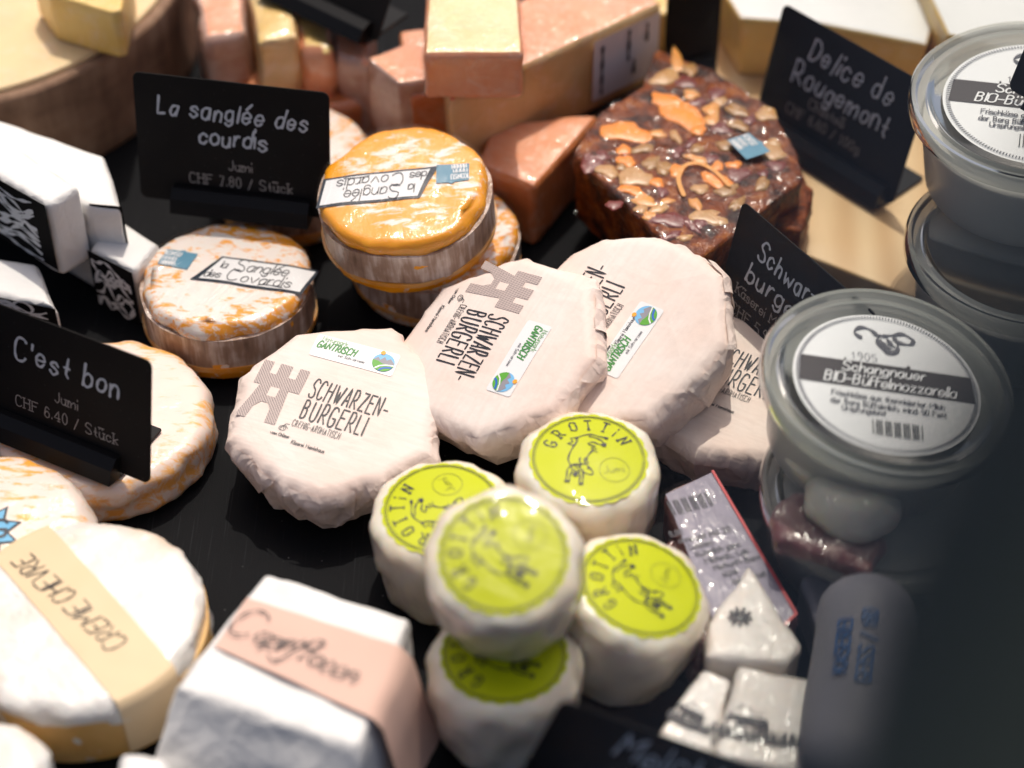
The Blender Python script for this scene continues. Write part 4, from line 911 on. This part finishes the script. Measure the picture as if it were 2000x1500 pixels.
def cow_pack(label, px, zt, flower, scene_at):
    t, b = block('white_pack', label, 'pack', px, zt, 0, MAT['parch'], bev=.004, lump=(50, .0016), cell=.004, part='pack_body', group='small white packs with black alpine silhouettes')
    film_over(t, off=.0010, amp=.002, mat='film_soft'); cx, cy, an, k, x0, x1 = scene_at; mp = topmap(b, cx, cy, zt + .0011, an)
    if flower:
        ribbons('flower_print', [[Vector((.0018 * math.cos(a * .7), .0018 * math.sin(a * .7))), Vector((.0052 * math.cos(a * .7), .0052 * math.sin(a * .7)))] for a in range(9)], .0016, mp, MAT['print_grey'], t, .0004); return t
    cowp = [(-3, 0), (-2.8, 1.6), (-3.6, 1.8), (-4.4, 1.2), (-4.8, 1.5), (-4.2, 2.3), (-4.4, 2.9), (-3.4, 2.6), (2.2, 2.4), (2.6, 1.6), (2.5, 0), (2.1, 0), (2, 1), (1.6, .9), (1.5, 0), (1.1, 0), (1, .9), (-1.9, .9), (-2, 0), (-2.4, 0), (-2.5, .8), (-2.7, 0)]
    cows = patch('cow_print', xf(cowp, 0, 0, 0, .0021 * k), mp, MAT['print_grey'], t, .0004)
    rnd = random.Random(5); x_ = [x0 + i * .0006 for i in range(0, int((x1 - x0) / .0006))]
    ribbons('grass_print', [[Vector((a, -.0045 * k)), Vector((a + rnd.uniform(-.0006, .0006), rnd.uniform(-.001, .001)))] for a in x_], .0006, mp, MAT['print_grey'], t, .0005)
    ribbons('ridge_print', curve_pts('~-4,3.6 -3,4.2 -2,5 -1,4.4 0,3.8 2,3.2;~-3,4.7 -2,5', .0020 * k), .0004, mp, MAT['print_grey'], t, .0005)
    if k > 1.3:
        st = []
        def br(p, a, l, d):
            q = p + Vector((math.cos(a), math.sin(a))) * l; st.append([p, q])
            if d: [br(q, a + s, l * .74, d - 1) for s in (-.5, .03, .52)]
        br(Vector((.0125, -.001)), math.pi / 2, .0052, 4)
        ribbons('tree_print', st, .0005, mp, MAT['print_grey'], t, .0005)
        patch('cow_print', xf(cowp, .028, -.002, 0, .0021 * k), mp, MAT['print_grey'], t, .0004)
        ribbons('far_grass_print', [[Vector((.016 + i * .0006, -.006)), Vector((.016 + i * .0006 + rnd.uniform(-.0006, .0006), rnd.uniform(-.003, -.001)))] for i in range(60)], .0006, mp, MAT['print_grey'], t, .0005)
    return t
cow_pack('upper small white pack with one flower print, leaning on the lilac label pack', [(1462, 1096), (1568, 1262), (1536, 1300), (1376, 1282), (1382, 1216)], .040, True, (1445, 1205, -12, 1, 0, 0))
cow_pack('narrow small white pack with a single cow print, left of the wide one', [(1374, 1302), (1430, 1326), (1394, 1492), (1276, 1446)], .036, False, (1350, 1405, -24, .9, -.0105, .0105))
cow_pack('wide small white pack with cows and a bare tree printed on it', [(1440, 1296), (1720, 1350), (1700, 1540), (1388, 1478)], .040, False, (1468, 1425, -9, 1.25, -.0175, .034))
# sausage shaped pack
t = thing('sausage_pack', 'white rounded sausage shaped pack with blue print at the lower right', 'pack', loc=spot(1655, 1180, 0))
A, B = spot(1690, 1205, .058) , spot(1655, 1480, .050); ax = (B - A); L = ax.length; ax.normalize(); sx = Vector((0, 0, 1)).cross(ax).normalized(); sz = ax.cross(sx); V, F = [], []
for i in range(33):
    s = i / 32; d = -.020 + (L + .04) * s; e = min(1, max(0, (d + .020) / .022), (L + .020 - d) / .022); r = .0225 * math.sqrt(max(.0005, 1 - (1 - e) ** 2))
    for j in range(32):
        a = 2 * math.pi * j / 32; V.append(A + ax * d + (sx * math.cos(a) + sz * math.sin(a)) * r * (1 + .02 * math.sin(3 * a + d * 90)) - t.location)
for i in range(32):
    for j in range(32): a, b = i * 32 + j, i * 32 + (j + 1) % 32; F.append((a, a + 32, b + 32, b))
mobj('casing', V, F, MAT['casing'], t)
up = (CAM - A).normalized(); yy = -ax; xx = yy.cross(up).normalized(); nz = xx.cross(yy)
def cyl(x, y, e):
    th = x / .0225; return A + ax * (.030 - y) + (xx * math.sin(th) + nz * math.cos(th)) * (.0232 + e) - t.location
ribbons('blue_lettering', T('KÄSEREI'.replace('Ä', 'A'), .0060, -.006, -.014, 90, gap=1.3) + T('GEISS / 180', .0060, .004, -.018, 90, gap=1.3), .0011, cyl, MAT['pale_blue_ink'], t, .0005)

# ================================================================= SLOPING GLASS GUARD OF THE STALL AND AN ADDED DARK SHAPE FOR THE REFLECTION IN IT, CLOSE TO THE CAMERA
GD = .155
gpt = lambda px, py, d=GD: CAM + ray(px, py) * d
nrm = -FW
lo_ = gpt(1545, 1600); dn_ = (gpt(1545, 1600) - gpt(1615, 1300)).normalized(); foot = lo_ + dn_ * ((lo_.z - .02) / -dn_.z)
gt = thing('glass_guard', 'dark blurred curved shape added for a reflection, with a clear pane, nearest thing at the right', 'glass guard', loc=foot)
def plate(name, left, right, d0, d1, m):
    P = left + right[::-1]; V = [p + nrm * d0 - foot for p in P] + [p + nrm * d1 - foot for p in P]; n = len(left); N = 2 * n; F = []
    for i in range(n - 1):
        a, b, c, d = i, i + 1, N - 2 - i, N - 1 - i; F += [(a, d, c, b), (N + a, N + b, N + c, N + d)]
    F += [(i, (i + 1) % N, (i + 1) % N + N, i + N) for i in range(N)]
    bm = bmesh.new(); vs = [bm.verts.new(v) for v in V]
    for f in F: bm.faces.new([vs[i] for i in f])
    return bmobj(name, bm, m, gt, smooth=False)
MAT['reflection_shape'] = plain('dark_reflection_shape', (.026, .035, .033), .8, spec=.2)
MAT['pane'] = clear('guard_glass', (.90, .92, .91), rough=.0, ior=1.5)
cv = catmull([gpt(*p) for p in ((1545, 1600), (1615, 1300), (1715, 1000), (1845, 720), (2050, 430), (2320, 190), (2640, 0))], 5)
plate('reflection_shape', [foot] + cv, [foot + RT * .085] + [p + RT * .085 - UP * .0 for p in cv], -.010, .010, MAT['reflection_shape'])  # added shape, stands in for the soft dark reflection in the glass
L_ = [foot - RT * .020] + [gpt(x, y) for x, y in ((1180, 1600), (1480, 200), (1560, -220))]; R_ = [foot + RT * .004] + [gpt(x, y) for x, y in ((1555, 1600), (2330, 200), (2900, -220))]
plate('glass_pane', L_, R_, .0105, .0116, MAT['pane'])
